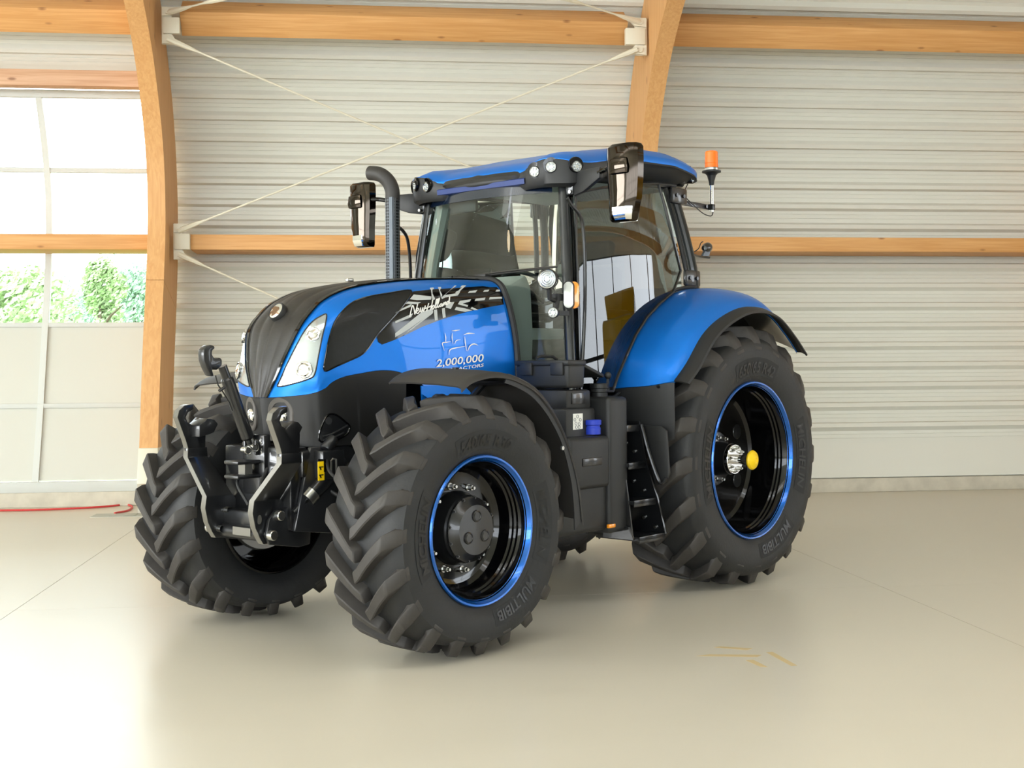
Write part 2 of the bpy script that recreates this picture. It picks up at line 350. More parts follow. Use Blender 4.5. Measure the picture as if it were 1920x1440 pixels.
# columns
def column(xc, label, splice=True):
    root = empty('timber_column', (xc, 0, 0)); tag(root, label, 'column', 'curved glulam columns of the hall')
    inner = curve([(0, y, z) for z, y in COLF], 60); hw = .098
    def seg(i0, i1, gap=0):
        A = []
        for i in range(i0, i1 + 1):
            q = inner[i]; d = (inner[min(i + 1, 60)] - inner[max(i - 1, 0)]).normalized(); n = V((0, d.z, -d.y)); o = q + n * interp([(0, .98), (2.8, .95), (4.2, .93), (5.3, .9), (5.9, .75), (6.6, .5), (8, .4)], q.z)
            if i == i0 and gap: q = q + d * gap; o = o + d * gap
            A.append([(-hw, q.y, q.z), (hw, q.y, q.z), (hw, o.y, o.z), (-hw, o.y, o.z)])
        mb = MB().grid(A, False, True); n = len(A); b = len(mb.v) - 4
        mb.f += [(0, 1, 2, 3), (b + 3, b + 2, b + 1, b)]; mb.sm += [False, False]; return mb
    k = next(i for i in range(61) if inner[i].z > 2.55)
    obj('lower_post', seg(0, k), M['woodZ'], root, sharp=50); obj('arch_rib', seg(k, 60, .006), M['woodZ'], root, sharp=50)
    obj('steel_shoe', MB().prism([(-.105, 4.27, .34), (-.105, 4.38, .72), (-.105, 5.33, .72), (-.105, 5.28, .34)], (.21, 0, 0)), M['cream'], root, bev=.01)
    obj('concrete_plinth', MB().span((-.14, 4.5, 0), (.14, 5.32, .34)), M['concrete'], root)
    return root
for xc, lb in zip(XB + [12.73, 18.39], ('curved timber column left of the tall window', 'curved timber column between the tall window and corrugated wall', 'curved timber column behind the tractor cab roof', 'curved timber column along the corrugated wall to the right', *['curved timber column further along the corrugated wall'] * 2)):
    column(xc, lb)
# purlins
def purlin(x0, x1, z0, z1, yf, yb, label, mt='woodX', tilt=0):
    o = obj('timber_purlin', MB().box((0, 0, 0), (x1 - x0, yb - yf, z1 - z0), Matrix.Rotation(tilt, 3, 'X')), M[mt], bev=.006)
    o.location = ((x0 + x1) / 2, (yf + yb) / 2, (z0 + z1) / 2); return tag(o, label, 'beam', 'horizontal timber purlins')
XP = W(356, 455, 'Y', 5.45).x; XU = W(338, 45, 'Y', 4.6).x; XU2 = W(1176, 60, 'Y', 4.6).x
zt = W(700, 441, 'Y', 5.45).z; zb = W(700, 469, 'Y', 5.45).z
bays = (('window bay', XB[0] + .1, XB[1] - .1), ('bay behind the exhaust pipe', XB[1] + .1, XB[2] - .1), ('bay behind the beacon lamp', XB[2] + .1, XB[3] - .1), ('bay right of the beacon bay', XB[3] + .1, 12.63), ('bay beside the harvester', 12.83, 18.29))
for nm, x0, x1 in bays:
    q = nm.endswith('pipe')
    purlin(XP if q else x0, x1, zb, zt, 5.45, 6.05, 'timber purlin at mid height of the ' + nm)
    c = W(800, 45, 'Y', 4.75)
    purlin(XU if q else x0, XU2 if q else x1, c.z - .14, c.z + .14, c.y - .15, c.y + .15, 'upper timber purlin under the roof of the ' + nm, tilt=math.radians(38))
p1, _, _ = wat(s_at_z(4.84))
purlin(XB[0] + .1, XB[1] - .1, W(150, 161, 'Y', 5.22).z, W(150, 131, 'Y', 5.22).z, 5.22, 5.40, 'pale timber lintel above the tall window', 'woodP')
# tall window in the left bay
win = tag(empty('window_1'), kind='structure')
ZW0, ZW1 = .20, 4.80
def wy(z): return interp(WALL, z)
def barX(z, h, d=.06, x0=-22, x1=XB[1] - .1, name='window_transom'):
    y = wy(z); obj(name, MB().box((0, 0, 0), (x1 - x0, d, h)), M['frame'], win, bev=.004).location = ((x0 + x1) / 2, y, z)
def zpx(x, y):                                       # height on the wall surface under a pixel
    z = 3
    for _ in range(12): z = W(x, y, 'Y', wy(z)).z
    return z
T = [zpx(180, 320), zpx(180, 609), zpx(180, 760)]
for z in T: barX(z, .055)
barX(ZW0 + .03, .12, .1, name='window_sill'); barX(ZW1, .09)
lev = [ZW0 + .08] + sorted(T) + [ZW1]
xm = [-5.69 - 1.9 * k for k in range(9)]
for xk in xm:
    pts = [(xk, wy(ZW0 + (ZW1 - ZW0) * i / 24) - .005, ZW0 + (ZW1 - ZW0) * i / 24) for i in range(25)]
    A = [[(x + dx, y + dy, z) for dx, dy in ((-.035, -.03), (.035, -.03), (.035, .04), (-.035, .04))] for x, y, z in pts]
    obj('window_mullion', MB().grid(A, False, True), M['frame'], win, sharp=50)
xe = [XB[1] - .1] + xm
for i in range(len(xe) - 1):
    for j in range(4):
        a, b = lev[j] + .02, lev[j + 1] - .02; n = 6
        rw = [[(x, wy(lerp(a, b, k / n)) + .01, lerp(a, b, k / n)) for k in range(n + 1)] for x in (xe[i + 1] + .03, xe[i] - (.03 if i else 0))]
        if j < 2: obj('frosted_panel', MB().grid(rw), M['panel'], win, solid=.012)
        else: obj('window_pane', MB().grid(rw), M['wglass'], win)
# steel brackets and bracing rods
def gusset(px0, py0, px1, py1, y, label, sgn=1):
    root = empty('steel_bracket'); a = W(px0, py0, 'Y', y); b = W(px1, py1, 'Y', y); root.location = (a.x, y, b.z)
    w, h = b.x - a.x, a.z - b.z
    obj('back_plate', MB().span((0, -.02, 0), (w * .55, .02, h)), M['cream'], root, bev=.004)
    obj('purlin_seat', MB().span((w * .1, -.05, h * .28), (w, .03, h * .72)), M['cream'], root, bev=.004)
    for zz in (.12, .88):
        obj('bolt', MB().cyl((w * .35, -.07, h * zz), (w * .35, .0, h * zz), .03, n=8), M['cream'], root)
        obj('lug_plate', MB().prism([(w * .05, -.05, h * (zz - .12)), (w * .6, -.05, h * (zz - .1)), (w * .95, -.05, h * (zz + (.12 if zz > .5 else -.12))), (w * .6, -.05, h * (zz + .12)), (w * .05, -.05, h * (zz + .12))], (0, .02, 0)), M['cream'], root)
    tag(root, label, 'bracket', 'steel purlin brackets')
def rod(a, b, label):
    a, b = V(a), V(b); d = (b - a).normalized(); root = empty('bracing_rod', a)
    obj('rod', MB().cyl((0, 0, 0), b - a, .011, n=8), M['cream'], root)
    for q, e in (((0, 0, 0), d), (b - a, -d)):
        q = V(q); obj('end_fork', MB().tube([q - e * .05, q + e * .03, q + e * .18, q + e * .3], [.03, .034, .026, .012], 8), M['cream'], root)
    tag(root, label, 'bracing rod', 'cross bracing rods')
yU, yL = 4.56, 5.42
gusset(303, 15, 338, 84, yU, 'white steel bracket at the top of the column beside the window'); gusset(325, 420, 357, 487, yL, 'white steel bracket at mid height of the column beside the window')
gusset(1212, 36, 1172, 104, yU, 'white steel bracket at the top of the column behind the cab')
A1 = W(322, 76, 'Y', yU - .06); A2 = W(1187, 96, 'Y', yU - .06); B1 = W(342, 430, 'Y', yL - .06); B2 = V((XB[2] - .25, yL - .06, B1.z)); B3 = W(342, 480, 'Y', yL - .06)
rod(A1, B2, 'thin white bracing rod falling from the upper bracket beside the window'); rod(B1, A2, 'thin white bracing rod rising to the bracket behind the cab')
rod(B3, (XB[2] - .2, 5.4, .5), 'thin white bracing rod falling behind the tractor hood')
rod(W(320, 22, 'Y', yU - .06), W(420, -4, 'Y', yU - .5), 'short visible bracing rod rising from the bracket beside the window'); rod(W(1195, 40, 'Y', yU - .06), W(1050, -6, 'Y', yU - .5), 'bracing rod rising toward the roof from the bracket behind the cab')
# red cable, floor hatch
cp = [W(x, y, 'Z', .012) for x, y in ((-60, 958), (0, 957), (60, 956), (120, 954), (180, 951), (215, 948), (236, 946), (248, 950), (240, 957), (215, 962))]
tag(obj('red_cable', MB().tube(curve(cp, 60), .011, 8), M['red']), 'thin red cable lying along the concrete kerb', 'cable')
h = empty('floor_hatch', W(232, 966, 'Z', 0)); tag(h, 'small grey metal floor hatch at the end of the red cable', 'hatch')
obj('hatch_frame', MB().span((-.32, -.16, 0), (.32, .16, .004)), M['hatch'], h); obj('hatch_lid', MB().span((-.14, -.1, .004), (.14, .1, .008)), M['hatch'], h, bev=.002)
# outdoors: lawn and trees beyond the window
tag(obj('lawn', MB().span((-90, 6.0, -.3), (60, 120, -.25)), M['grass']), kind='structure')
def tree(x, y, hgt, rx, label, mt, shape):
    root = empty('tree', (x, y, -.25)); tag(root, label, 'tree', 'trees outside the window'); rnd = random.Random(int(x * 7 + y))
    obj('trunk', MB().tube([(0, 0, 0), (.05, 0, hgt * .3), (0, .05, hgt * .75)], [.16, .12, .04], 8), M['bark'], root)
    for k in range(7):
        a = k * 2.4; z = hgt * (.25 + .07 * k); obj('branch', MB().tube([(0, 0, z), (math.cos(a) * rx * .35, math.sin(a) * rx * .35, z + hgt * .1), (math.cos(a) * rx * .7, math.sin(a) * rx * .7, z + hgt * .16)], [.06, .04, .015], 5), M['bark'], root)
    vs = []; fs = []; nb = 26; cl = []
    for k in range(nb):
        t = rnd.random(); w = shape(t) * rx; a = rnd.random() * 2 * PI; q = w * math.sqrt(rnd.random())
        cl.append((V((q * math.cos(a), q * math.sin(a), hgt * (.12 + .86 * t))), .28 * rx * (.7 + .6 * rnd.random())))
    for k in range(14000):
        c, r = cl[k % nb]; d = V((rnd.gauss(0, 1), rnd.gauss(0, 1), rnd.gauss(0, 1))).normalized() * r * rnd.random() ** .4; p = c + V((d.x, d.y, d.z * 1.25))
        n = V((rnd.gauss(0, 1), rnd.gauss(0, 1), rnd.gauss(0, 1) + .6)).normalized(); u = n.orthogonal().normalized(); w = n.cross(u); s = .07 + .06 * rnd.random(); b = len(vs)
        vs += [p - u * s, p - w * s * .45, p + u * s, p + w * s * .45]; fs.append((b, b + 1, b + 2, b + 3))
    tag(link('foliage', MB().add(vs, fs).mesh('foliage', M[mt], recalc=False), root), kind='stuff')
oval = lambda t: math.sin(PI * min(1, .12 + .88 * t)) ** .6; cone = lambda t: (1 - t) ** .7 * .9 + .15; rnd_ = lambda t: math.sqrt(max(0, 1 - (2 * t - 1) ** 2))
def tr(px, pyt, D, rx, label, mt, sh):
    d = wray(px, 600); q = CAM + d * (D / d.y); top = (CAM + wray(px, pyt) * (D / d.y)).z; tree(q.x, q.y, (top + .25) * .97, rx * .9, label, mt, sh)
tr(22, 526, 33, 2.3, 'broad light green tree outside, seen by the window mullion', 'leaf', rnd_); tr(52, 522, 56, 3.0, 'blue-green rounded tree outside, behind the broad light tree', 'leaf2', rnd_)
tr(187, 490, 40, 1.5, 'tall narrow tree outside, in the middle of the window', 'leaf', cone); tr(252, 496, 50, 2.9, 'large dense tree outside, partly behind the timber column', 'leaf2', oval); tr(122, 574, 66, 2.2, 'low dark shrub tree outside, beside the tall narrow tree', 'leaf2', rnd_)
tr(150, 565, 74, 2.4, 'small rounded tree outside, behind the tall narrow tree', 'leaf2', rnd_); tr(-25, 540, 47, 2.4, 'leafy tree outside, at the far side of the window', 'leaf', rnd_)

# pendant lamps of the hall, mirrored in the windscreen
for k, (x, y) in enumerate(((-9, -4), (-9, -10), (-14, -4), (-14, -10), (-19, -7))):
    r_ = empty('pendant_lamp', (x, y, 4.6)); tag(r_, 'glowing bulb on a long cord under the hall roof', 'lamp', 'pendant bulbs in the hall')
    obj('bulb', MB().sphere((0, 0, 0), .12, 14, (1, 1, 1.3)), M['bulb'], r_); obj('socket', MB().cyl((0, 0, .13), (0, 0, .26), .05, n=10), M['plastic'], r_)
    obj('cord', MB().cyl((0, 0, .26), (0, 0, 3.0), .008, n=6), M['plastic'], r_)

# yellow harvester parked further along the hall, mirrored in the cab door
hv = empty('harvester', (16.5, -.9, 0), math.radians(188)); tag(hv, 'large yellow harvester parked along the hall, mirrored in the cab door', 'harvester')
obj('body', MB().span((-1.2, -1.3, 1.1), (4.2, 1.3, 3.3)), M['myellow'], hv, bev=.12); obj('grain_tank', MB().box((1.2, 0, 3.6), (2.6, 2.3, .6), None, 1.15), M['myellow'], hv, bev=.05)
obj('side_panel', MB().span((-1.1, -1.36, 1.3), (.9, -1.28, 2.9)), M['myellow'], hv, bev=.05); obj('side_panel', MB().span((1.0, -1.36, 1.3), (4.0, -1.28, 2.9)), M['myellow'], hv, bev=.05)
obj('driver_cab', MB().span((-2.6, -.85, 1.8), (-1.2, .85, 3.4)), M['gloss'], hv, bev=.1); obj('cab_roof', MB().span((-2.8, -.95, 3.4), (-1.1, .95, 3.6)), M['myellow'], hv, bev=.06); obj('feeder', MB().prism([(-1.2, -.6, 1.6), (-3.2, -.6, .6), (-3.2, -.6, 1.1), (-1.2, -.6, 2.1)], (0, 1.2, 0)), M['myellow'], hv, bev=.03)
for x, r in ((-.6, .95), (3.4, .65)):
    for s in (1, -1):
        w_ = obj('wheel', MB().lathe([(s * 1.05, r * .55), (s * 1.05, r * .95), (s * 1.15, r), (s * 1.5, r), (s * 1.6, r * .95), (s * 1.6, r * .55)], 32, org=(x, 0, r)), M['rubber'], hv); obj('rim', MB().lathe([(s * 1.5, r * .56), (s * 1.4, r * .5), (s * 1.4, .01)], 24, org=(x, 0, r)), M['myellow'], w_)
obj('axle', MB().cyl((-.6, -1.2, .95), (-.6, 1.2, .95), .14).cyl((3.4, -1.2, .65), (3.4, 1.2, .65), .1), M['iron'], hv)

# ================================================================== the tractor (X forward from the rear axle, Y to its left, Z up)
TR = empty('tractor', (0, 0, 0), TH)
tag(TR, 'blue and black farm tractor with large lugged tyres and a glazed cab', 'tractor')
T_ = lambda n, mb, mt, parent=None, **k: obj(n, mb, M[mt], parent or TR, **k)
def pair(n, mb, mt, parent=None, **k): return T_(n, mb, mt, parent, **k), T_(n, mb.mirror(), mt, parent, **k)
def bvh(grid):
    mb = MB().grid(grid); return BVHTree.FromPolygons([V(v) for v in mb.v], mb.f)
def inpoly(p, poly):
    c = False; n = len(poly)
    for i in range(n):
        a, b = poly[i], poly[i - 1]
        if (a[1] > p[1]) != (b[1] > p[1]) and p[0] < (b[0] - a[0]) * (p[1] - a[1]) / (b[1] - a[1]) + a[0]: c = not c
    return c
def cast(tree, px, py, off, fb=True):
    d = lray(px, py); h, n, i, t = tree.ray_cast(LC, d)
    if h is None: return P(px, py, 'Y', .455) if fb else None
    if n.dot(d) > 0: n = -n
    return h + n * off
def patch(tree, poly, off, step=8, holes=()):        # a sheet of the given photo outline lying on a surface
    pts = [V(p) for p in poly]; n = len(pts); es = [(i, (i + 1) % n) for i in range(n)]
    x0, x1 = min(p.x for p in pts), max(p.x for p in pts); y0, y1 = min(p.y for p in pts), max(p.y for p in pts)
    y = y0 + step / 2
    while y < y1:
        x = x0 + step / 2
        while x < x1:
            if inpoly((x, y), poly): pts.append(V((x, y)))
            x += step
        y += step
    vs, e, fs, *_ = delaunay_2d_cdt(pts, es, [], 1, 1e-5)
    q = [cast(tree, v.x, v.y, off, False) for v in vs]; bad = {i for i, v in enumerate(q) if v is None}
    return MB().add([v or (0, 0, 0) for v in q], [f for f in fs if not any(i in bad for i in f)], True)
def smoothpoly(poly, n=4):                           # closed Catmull-Rom
    p = [V(a) for a in poly]; N = len(p); out = []
    for i in range(N):
        a, b, c, d = p[i - 1], p[i], p[(i + 1) % N], p[(i + 2) % N]
        for k in range(n):
            f = k / n; out.append(tuple(.5 * ((2 * b) + (c - a) * f + (2 * a - 5 * b + 4 * c - d) * f * f + (3 * b - a - 3 * c + d) * f ** 3)))
    return out
def rim_of(poly, tree, off, r, n=6): return MB().tube([cast(tree, x, y, off) for x, y in poly], r, n, closed=True)

# ---------------------------------------------------------------- wheels
def textmesh(txt, size, shear=0, bold=0):
    c = bpy.data.curves.new('t', 'FONT'); c.body = txt; c.size = size; c.shear = shear; c.offset = bold; c.resolution_u = 3
    o = bpy.data.objects.new('t', c); COL.objects.link(o); bpy.context.view_layer.update()
    me = bpy.data.meshes.new_from_object(o.evaluated_get(bpy.context.evaluated_depsgraph_get()))
    vs = [v.co.copy() for v in me.vertices]; fs = [tuple(p.vertices) for p in me.polygons]
    bpy.data.objects.remove(o); bpy.data.curves.remove(c); bpy.data.meshes.remove(me); return vs, fs
def wheel(x, yc, zc, R, w, rr, side, nl, lh, lugw, yd, front):
    hw = w / 2; rh = hw - .042; k = (R - zc) / (R - rr - .02)
    def defm(y, r, a):
        t = math.degrees(abs((a + PI / 2 + PI) % (2 * PI) - PI)); g = max(0, math.cos(min(90, t * 1.6) * PI / 180)) ** 1.5
        return y * (1 + .05 * g * (1 if rr + .03 < r < R - .1 else 0)), (rr + (r - rr) * (1 - k * g) if r > rr else r)
    cb = R - lh
    half = [(rh - .012, rr - .018), (rh + .006, rr + .012), (rh + .022, rr + .05), (hw - .008, rr + (R - rr) * .3), (hw, rr + (R - rr) * .48), (hw - .008, rr + (R - rr) * .66), (hw - .03, cb - .028), (hw - .06, cb - .010), (hw * .45, cb), (0, cb + .004)]
    prof = half + [(-y, r) for y, r in half[-2::-1]]
    ty = T_('tyre', MB().lathe(prof, 96, fn=defm), 'rubber'); ty.location = (x, yc * side, zc)
    def lug(a0, s):
        st = []; N = 9
        for i in range(N):
            t = i / (N - 1)
            if t < .78: y = lerp(-.055 * hw, hw - .05, t / .78); rt = R - .012 * (y / hw) ** 2; rb = cb - .012
            else: u = (t - .78) / .22; y = lerp(hw - .05, hw - .004, u); rt = lerp(R - .012, R - .155 * R / .73 * .85, u); rb = lerp(cb - .012, rt - .02, u)
            yy = max(y, 0); L = 1.12 * yy * (1 - .2 * yy / hw); al = a0 + L / R
            ht = lugw / 2 / R * (1 + .25 * t); hb = ht * 1.4
            if t < .78: q = ((y, rb, -hb), (y, rt, -ht), (y, rt, ht), (y, rb, hb))
            else: q = ((y - .03 * u, rb, -hb), (y + .004, rt, -ht * 1.1), (y + .004, rt, ht * 1.1), (y - .03 * u, rb, hb))
            rg = []
            for yv, r, da in q:
                a = al + da; y2, r2 = defm(yv, r, a); rg.append((r2 * math.cos(a), y2 * s, r2 * math.sin(a)))
            st.append(rg)
        mb = MB().grid(st, False); b = len(mb.v) - 4; mb.f += [(3, 2, 1, 0), (b, b + 1, b + 2, b + 3)]; mb.sm += [False] * 2; return mb
    shared = {}
    for s in (1, -1):
        for i in range(nl):
            a = 2 * PI * (i + (.5 if s < 0 else 0) + .15) / nl; t = abs((math.degrees(a) + 90 + 180) % 360 - 180)
            if t > 85:
                if s not in shared: shared[s] = (lug(0 + PI / 2, s).mesh('tread_lug', M['lug'], bev=.006, seg=1, sharp=40))
                o = link('tread_lug', shared[s], ty); o.rotation_euler = (0, -(a - PI / 2), 0)
            else: T_('tread_lug', lug(a, s), 'lug', ty, bev=.006, seg=1, sharp=40)
    # rim: outer face toward +y*side
    S = side
    fl = [(rh - .012, rr - .034), (rh + .004, rr - .020), (rh + .016, rr - .012), (rh + .017, rr - .002), (rh + .008, rr + .004), (rh - .002, rr - .012)]
    T_('rim_ring', MB().lathe([(y * S, r) for y, r in fl], 72, closed=True), 'rimblue', ty)
    d = rr
    pr = [(rh - .002, d - .030), (rh - .03, d - .036), (rh - .05, d - .047), (rh - .065, d - .047), (rh - .075, d - .055), (rh - .09, d - .055), (rh - .1, d - .064), (rh - .13, d - .066), (yd + .03, d - .078), (yd + .008, d - .10), (yd, d - .13), (yd, .09)]
    T_('rim_dish', MB().lathe([(y * S, r) for y, r in pr], 72), 'gloss', ty, recalc=True, sharp=25)
    pr2 = [(-rh + .0, d - .012), (-rh + .006, d - .03), (-rh + .05, d - .05), (-rh + .1, d - .066), (yd - .02, d - .078), (yd - .02, .09)]
    T_('rim_barrel', MB().lathe([(y * S, r) for y, r in pr2], 72), 'gloss', ty, sharp=25)
    T_('rim_lip', MB().lathe([(y * S, r) for y, r in ((-rh - .004, d - .02), (-rh - .016, d - .008), (-rh - .01, d + .004), (-rh + .004, d - .012))], 72, closed=True), 'gloss', ty)
    def bolts(nb, rb, y0, l, r, mt, ph=0, nm='wheel_bolt'):
        me = MB().cyl((0, 0, 0), (0, l * S, 0), r, n=6).cyl((0, l * S, 0), (0, l * 1.5 * S, 0), r * .6, n=8).cyl((0, -.002, 0), (0, .006 * S, 0), r * 1.35, n=12).mesh(nm, M[mt])
        for i in range(nb):
            a = 2 * PI * (i + ph) / nb; link(nm, me, ty, (rb * math.cos(a), y0 * S, rb * math.sin(a)))
    if front:
        T_('hub_flange', MB().lathe([(y * S, r) for y, r in ((yd + .001, .205), (yd + .03, .20), (yd + .05, .19), (yd + .09, .185), (yd + .10, .178), (yd + .115, .178), (yd + .12, .168), (yd + .14, .15), (yd + .155, .135), (yd + .158, .02), (yd + .158, .001))], 48), 'black', ty, sharp=25)
        bolts(12, .172, yd + .113, .010, .009, 'black', .3, 'hub_bolt'); bolts(10, .235, yd, .035, .014, 'steel', .2)
        for i in range(3):
            a = 2 * PI * i / 3 + PI / 2; c = (.075 * math.cos(a), (yd + .155) * S, .075 * math.sin(a))
            T_('hub_boss', MB().lathe([(0, .034), (.008 * S, .032), (.012 * S, .024), (.008 * S, .022), (.008 * S, .001)], 20, org=c), 'black', ty)
        T_('inner_hub', MB().lathe([(y * S, r) for y, r in ((yd - .03, .22), (yd - .1, .21), (yd - .2, .17), (yd - .3, .12))], 32), 'iron', ty)
        T_('brake_ring', MB().lathe([(y * S, r) for y, r in ((yd - .13, .20), (yd - .13, .26), (yd - .15, .27), (yd - .17, .26), (yd - .17, .20))], 48, closed=True), 'edge', ty)
    else:
        T_('hub_flange', MB().lathe([(y * S, r) for y, r in ((yd + .001, .20), (yd + .02, .19), (yd + .025, .125), (yd + .07, .118), (yd + .14, .112), (yd + .145, .10), (yd + .145, .02))], 40), 'black', ty, sharp=25)
        bolts(10, .155, yd + .015, .035, .014, 'steel', .25)
        T_('axle_flange', MB().lathe([(y * S, r) for y, r in ((yd + .145, .108), (yd + .168, .108), (yd + .172, .104), (yd + .172, .036), (yd + .31, .034), (yd + .31, .001))], 40), 'chrome', ty, sharp=25)
        bolts(8, .083, yd + .172, .02, .012, 'steel', .2, 'axle_bolt')
        T_('axle_cap', MB().lathe([(y * S, r) for y, r in ((yd + .30, .045), (yd + .30, .066), (yd + .312, .070), (yd + .325, .062), (yd + .34, .034), (yd + .345, .026), (yd + .345, .016), (yd + .338, .014), (yd + .338, .001))], 36), 'yellow', ty, sharp=30)
        for i in range(6):
            a = 2 * PI * (i + .5) / 6
            o = T_('dish_recess', MB().lathe([(0, .055), (.004 * S, .052), (.004 * S, .001)], 24), 'black', ty); o.location = ((rr - .2) * math.cos(a), (yd + .002) * S, (rr - .2) * math.sin(a))
    # raised sidewall lettering
    if side > 0:
        rm = rr + (R - rr) * .26; sz = (R - rr) * .27
        pt = sorted((r, y) for y, r in half[1:6])
        def ys(r): return interp(pt, r) + .001
        def letters(txt, mid, flip=1):
            vs, fs = textmesh(txt, sz, .12, .002); xm = (min(v.x for v in vs) + max(v.x for v in vs)) / 2; ym = sz * .36; out = []
            for v in vs:
                r = rm + (v.y - ym) * flip; a = math.radians(mid) + (v.x - xm) / rm * flip     # outer side seen from +Y: X forward is to the left
                y2, r2 = defm(ys(r) + .006, r, a); out.append((r2 * math.cos(a), y2, r2 * math.sin(a)))
            T_('sidewall_lettering', MB().add(out, fs), 'letter', ty)
            half = (max(v.x for v in vs) - xm) / rm + .05; rows = []
            for j in range(15):
                a = math.radians(mid) + half * (j / 7 - 1); rows.append([(defm(ys(r) + .001, r, a)[1] * math.cos(a), defm(ys(r) + .0015, r, a)[0], defm(ys(r), r, a)[1] * math.sin(a)) for r in (rm - sz * .55, rm, rm + sz * .62)])
            T_('lettering_band', MB().grid(rows), 'band', ty)
        letters('540/65 R30' if front else '650/65 R42', 90); letters('MICHELIN', 180); letters('MULTIBIB', 247 if not front else 240, 1); letters('MICHELIN', 2)
    return ty
M['band'] = mat('tyre_band', (37, 38, 39), .75)
FX, FY, FZ, RY, RZ = 2.870, .992, .681, .925, .888
for s in (1, -1):
    wheel(FX, FY if s > 0 else .77, FZ, .734, .545, .405, s, 20, .066, .066, .035, True)
    wheel(0, RY if s > 0 else .80, RZ, .958, .655, .557, s, 20, .075, .084, -.03, False)

# ---------------------------------------------------------------- running gear
T_('front_axle', MB().tube([(FX, -.76, FZ), (FX, -.52, FZ), (FX, -.3, FZ + .02), (FX, .3, FZ + .02), (FX, .62, FZ), (FX, .95, FZ)], [.12, .13, .09, .09, .13, .12], 16), 'iron')
T_('rear_axle', MB().tube([(0, -.9, RZ), (0, -.5, RZ), (0, -.25, RZ), (0, .25, RZ), (0, .5, RZ), (0, .9, RZ)], [.12, .14, .24, .24, .14, .12], 20), 'iron')
T_('transmission', MB().span((-.45, -.27, .55), (1.5, .27, 1.35)), 'iron', bev=.04)
T_('engine_block', MB().span((1.5, -.26, .62), (3.0, .26, 1.5)), 'iron', bev=.03)
T_('oil_sump', MB().span((1.6, -.2, .48), (2.6, .2, .64)), 'iron', bev=.04)
T_('front_support', MB().span((2.7, -.23, .72), (3.36, .23, 1.14)), 'iron', bev=.02)
for s in (1, -1): T_('steering_knuckle', MB().lathe([(-.2, .08), (-.16, .12), (.16, .12), (.2, .08)], 20, org=(FX, .7 if s > 0 else -.52, FZ), axis='Z'), 'iron')
T_('steering_cylinder', MB().cyl((FX - .2, -.45, FZ + .02), (FX - .2, .45, FZ + .02), .035).cyl((FX - .2, -.5, FZ), (FX - .2, .62, FZ), .016), 'iron')

# ---------------------------------------------------------------- hood
HR = [[(3.395, 0, 1.395), (3.383, .06, 1.396), (3.36, .15, 1.40), (3.325, .25, 1.408), (3.30, .31, 1.415), (3.275, .345, 1.425), (3.25, .36, 1.435), (3.22, .37, 1.45)],
      [(3.385, 0, 1.50), (3.366, .12, 1.50), (3.35, .19, 1.495), (3.32, .29, 1.49), (3.285, .345, 1.485), (3.255, .362, 1.48), (3.225, .37, 1.478), (3.18, .38, 1.482)],
      [(3.365, 0, 1.61), (3.345, .17, 1.61), (3.33, .225, 1.605), (3.30, .30, 1.595), (3.262, .35, 1.58), (3.22, .368, 1.565), (3.17, .38, 1.54), (3.10, .39, 1.512)],
      [(3.31, 0, 1.775), (3.287, .228, 1.775), (3.27, .27, 1.77), (3.245, .32, 1.76), (3.215, .35, 1.745), (3.16, .372, 1.70), (3.08, .385, 1.62), (2.98, .40, 1.530)],
      [(3.225, 0, 1.895), (3.205, .238, 1.875), (3.19, .28, 1.87), (3.165, .325, 1.855), (3.13, .355, 1.83), (3.06, .38, 1.77), (2.97, .395, 1.66), (2.85, .41, 1.545)],
      [(3.11, 0, 1.98), (3.094, .235, 1.955), (3.075, .285, 1.948), (3.05, .33, 1.925), (3.02, .365, 1.885), (2.95, .39, 1.81), (2.85, .405, 1.68), (2.72, .42, 1.538)],
      [(2.9, 0, 2.045), (2.88, .24, 2.03), (2.86, .30, 2.02), (2.845, .345, 1.995), (2.82, .38, 1.95), (2.77, .405, 1.85), (2.69, .42, 1.68), (2.60, .43, 1.50)],
      [(2.5, 0, 2.10), (2.5, .24, 2.085), (2.5, .315, 2.07), (2.5, .365, 2.04), (2.49, .40, 1.99), (2.47, .42, 1.87), (2.45, .435, 1.66), (2.42, .44, 1.41)],
      [(2.1, 0, 2.13), (2.1, .24, 2.115), (2.1, .33, 2.10), (2.1, .385, 2.07), (2.1, .415, 2.02), (2.1, .435, 1.9), (2.1, .45, 1.66), (2.1, .45, 1.37)],
      [(1.80, 0, 2.14), (1.80, .24, 2.125), (1.8, .345, 2.112), (1.8, .405, 2.08), (1.79, .43, 2.03), (1.76, .45, 1.92), (1.72, .465, 1.7), (1.70, .465, 1.40)]]
HG = surf(HR, 72, 56); HB = bvh(HG)
full = [[V((q.x, -q.y, q.z)) for q in r[:0:-1]] + r for r in HG]
hood = T_('hood', MB().grid(full), 'blue', sharp=60)
# black centre strip: columns 0..1 of the loft, slightly proud
def stripgrid(v0, v1, off, n=8):
    g = []
    for j in range(73):
        r = [V(q) for q in [cr([V(HR[i][k]) for i in range(10)], 9 * j / 72) for k in range(8)]]; g.append([cr(r, lerp(v0, v1, k / n)) for k in range(n + 1)])
    o = []
    for j in range(73):
        rw = []
        for k in range(n + 1):
            du = g[min(j + 1, 72)][k] - g[max(j - 1, 0)][k]; dv = g[j][min(k + 1, n)] - g[j][max(k - 1, 0)]; nn = dv.cross(du).normalized()
            if nn.x + nn.z < 0: nn = -nn
            rw.append(g[j][k] + nn * (off(k / n) if callable(off) else off))
        o.append(rw)
    return o
sg = stripgrid(0, 1.0, lambda t: .004 + .006 * (abs(math.sin(t * PI * 2.5)) ** .5 if t < .95 else 0), 24)
sg = [[V((q.x, -q.y, q.z)) for q in r[:0:-1]] + r for r in sg]
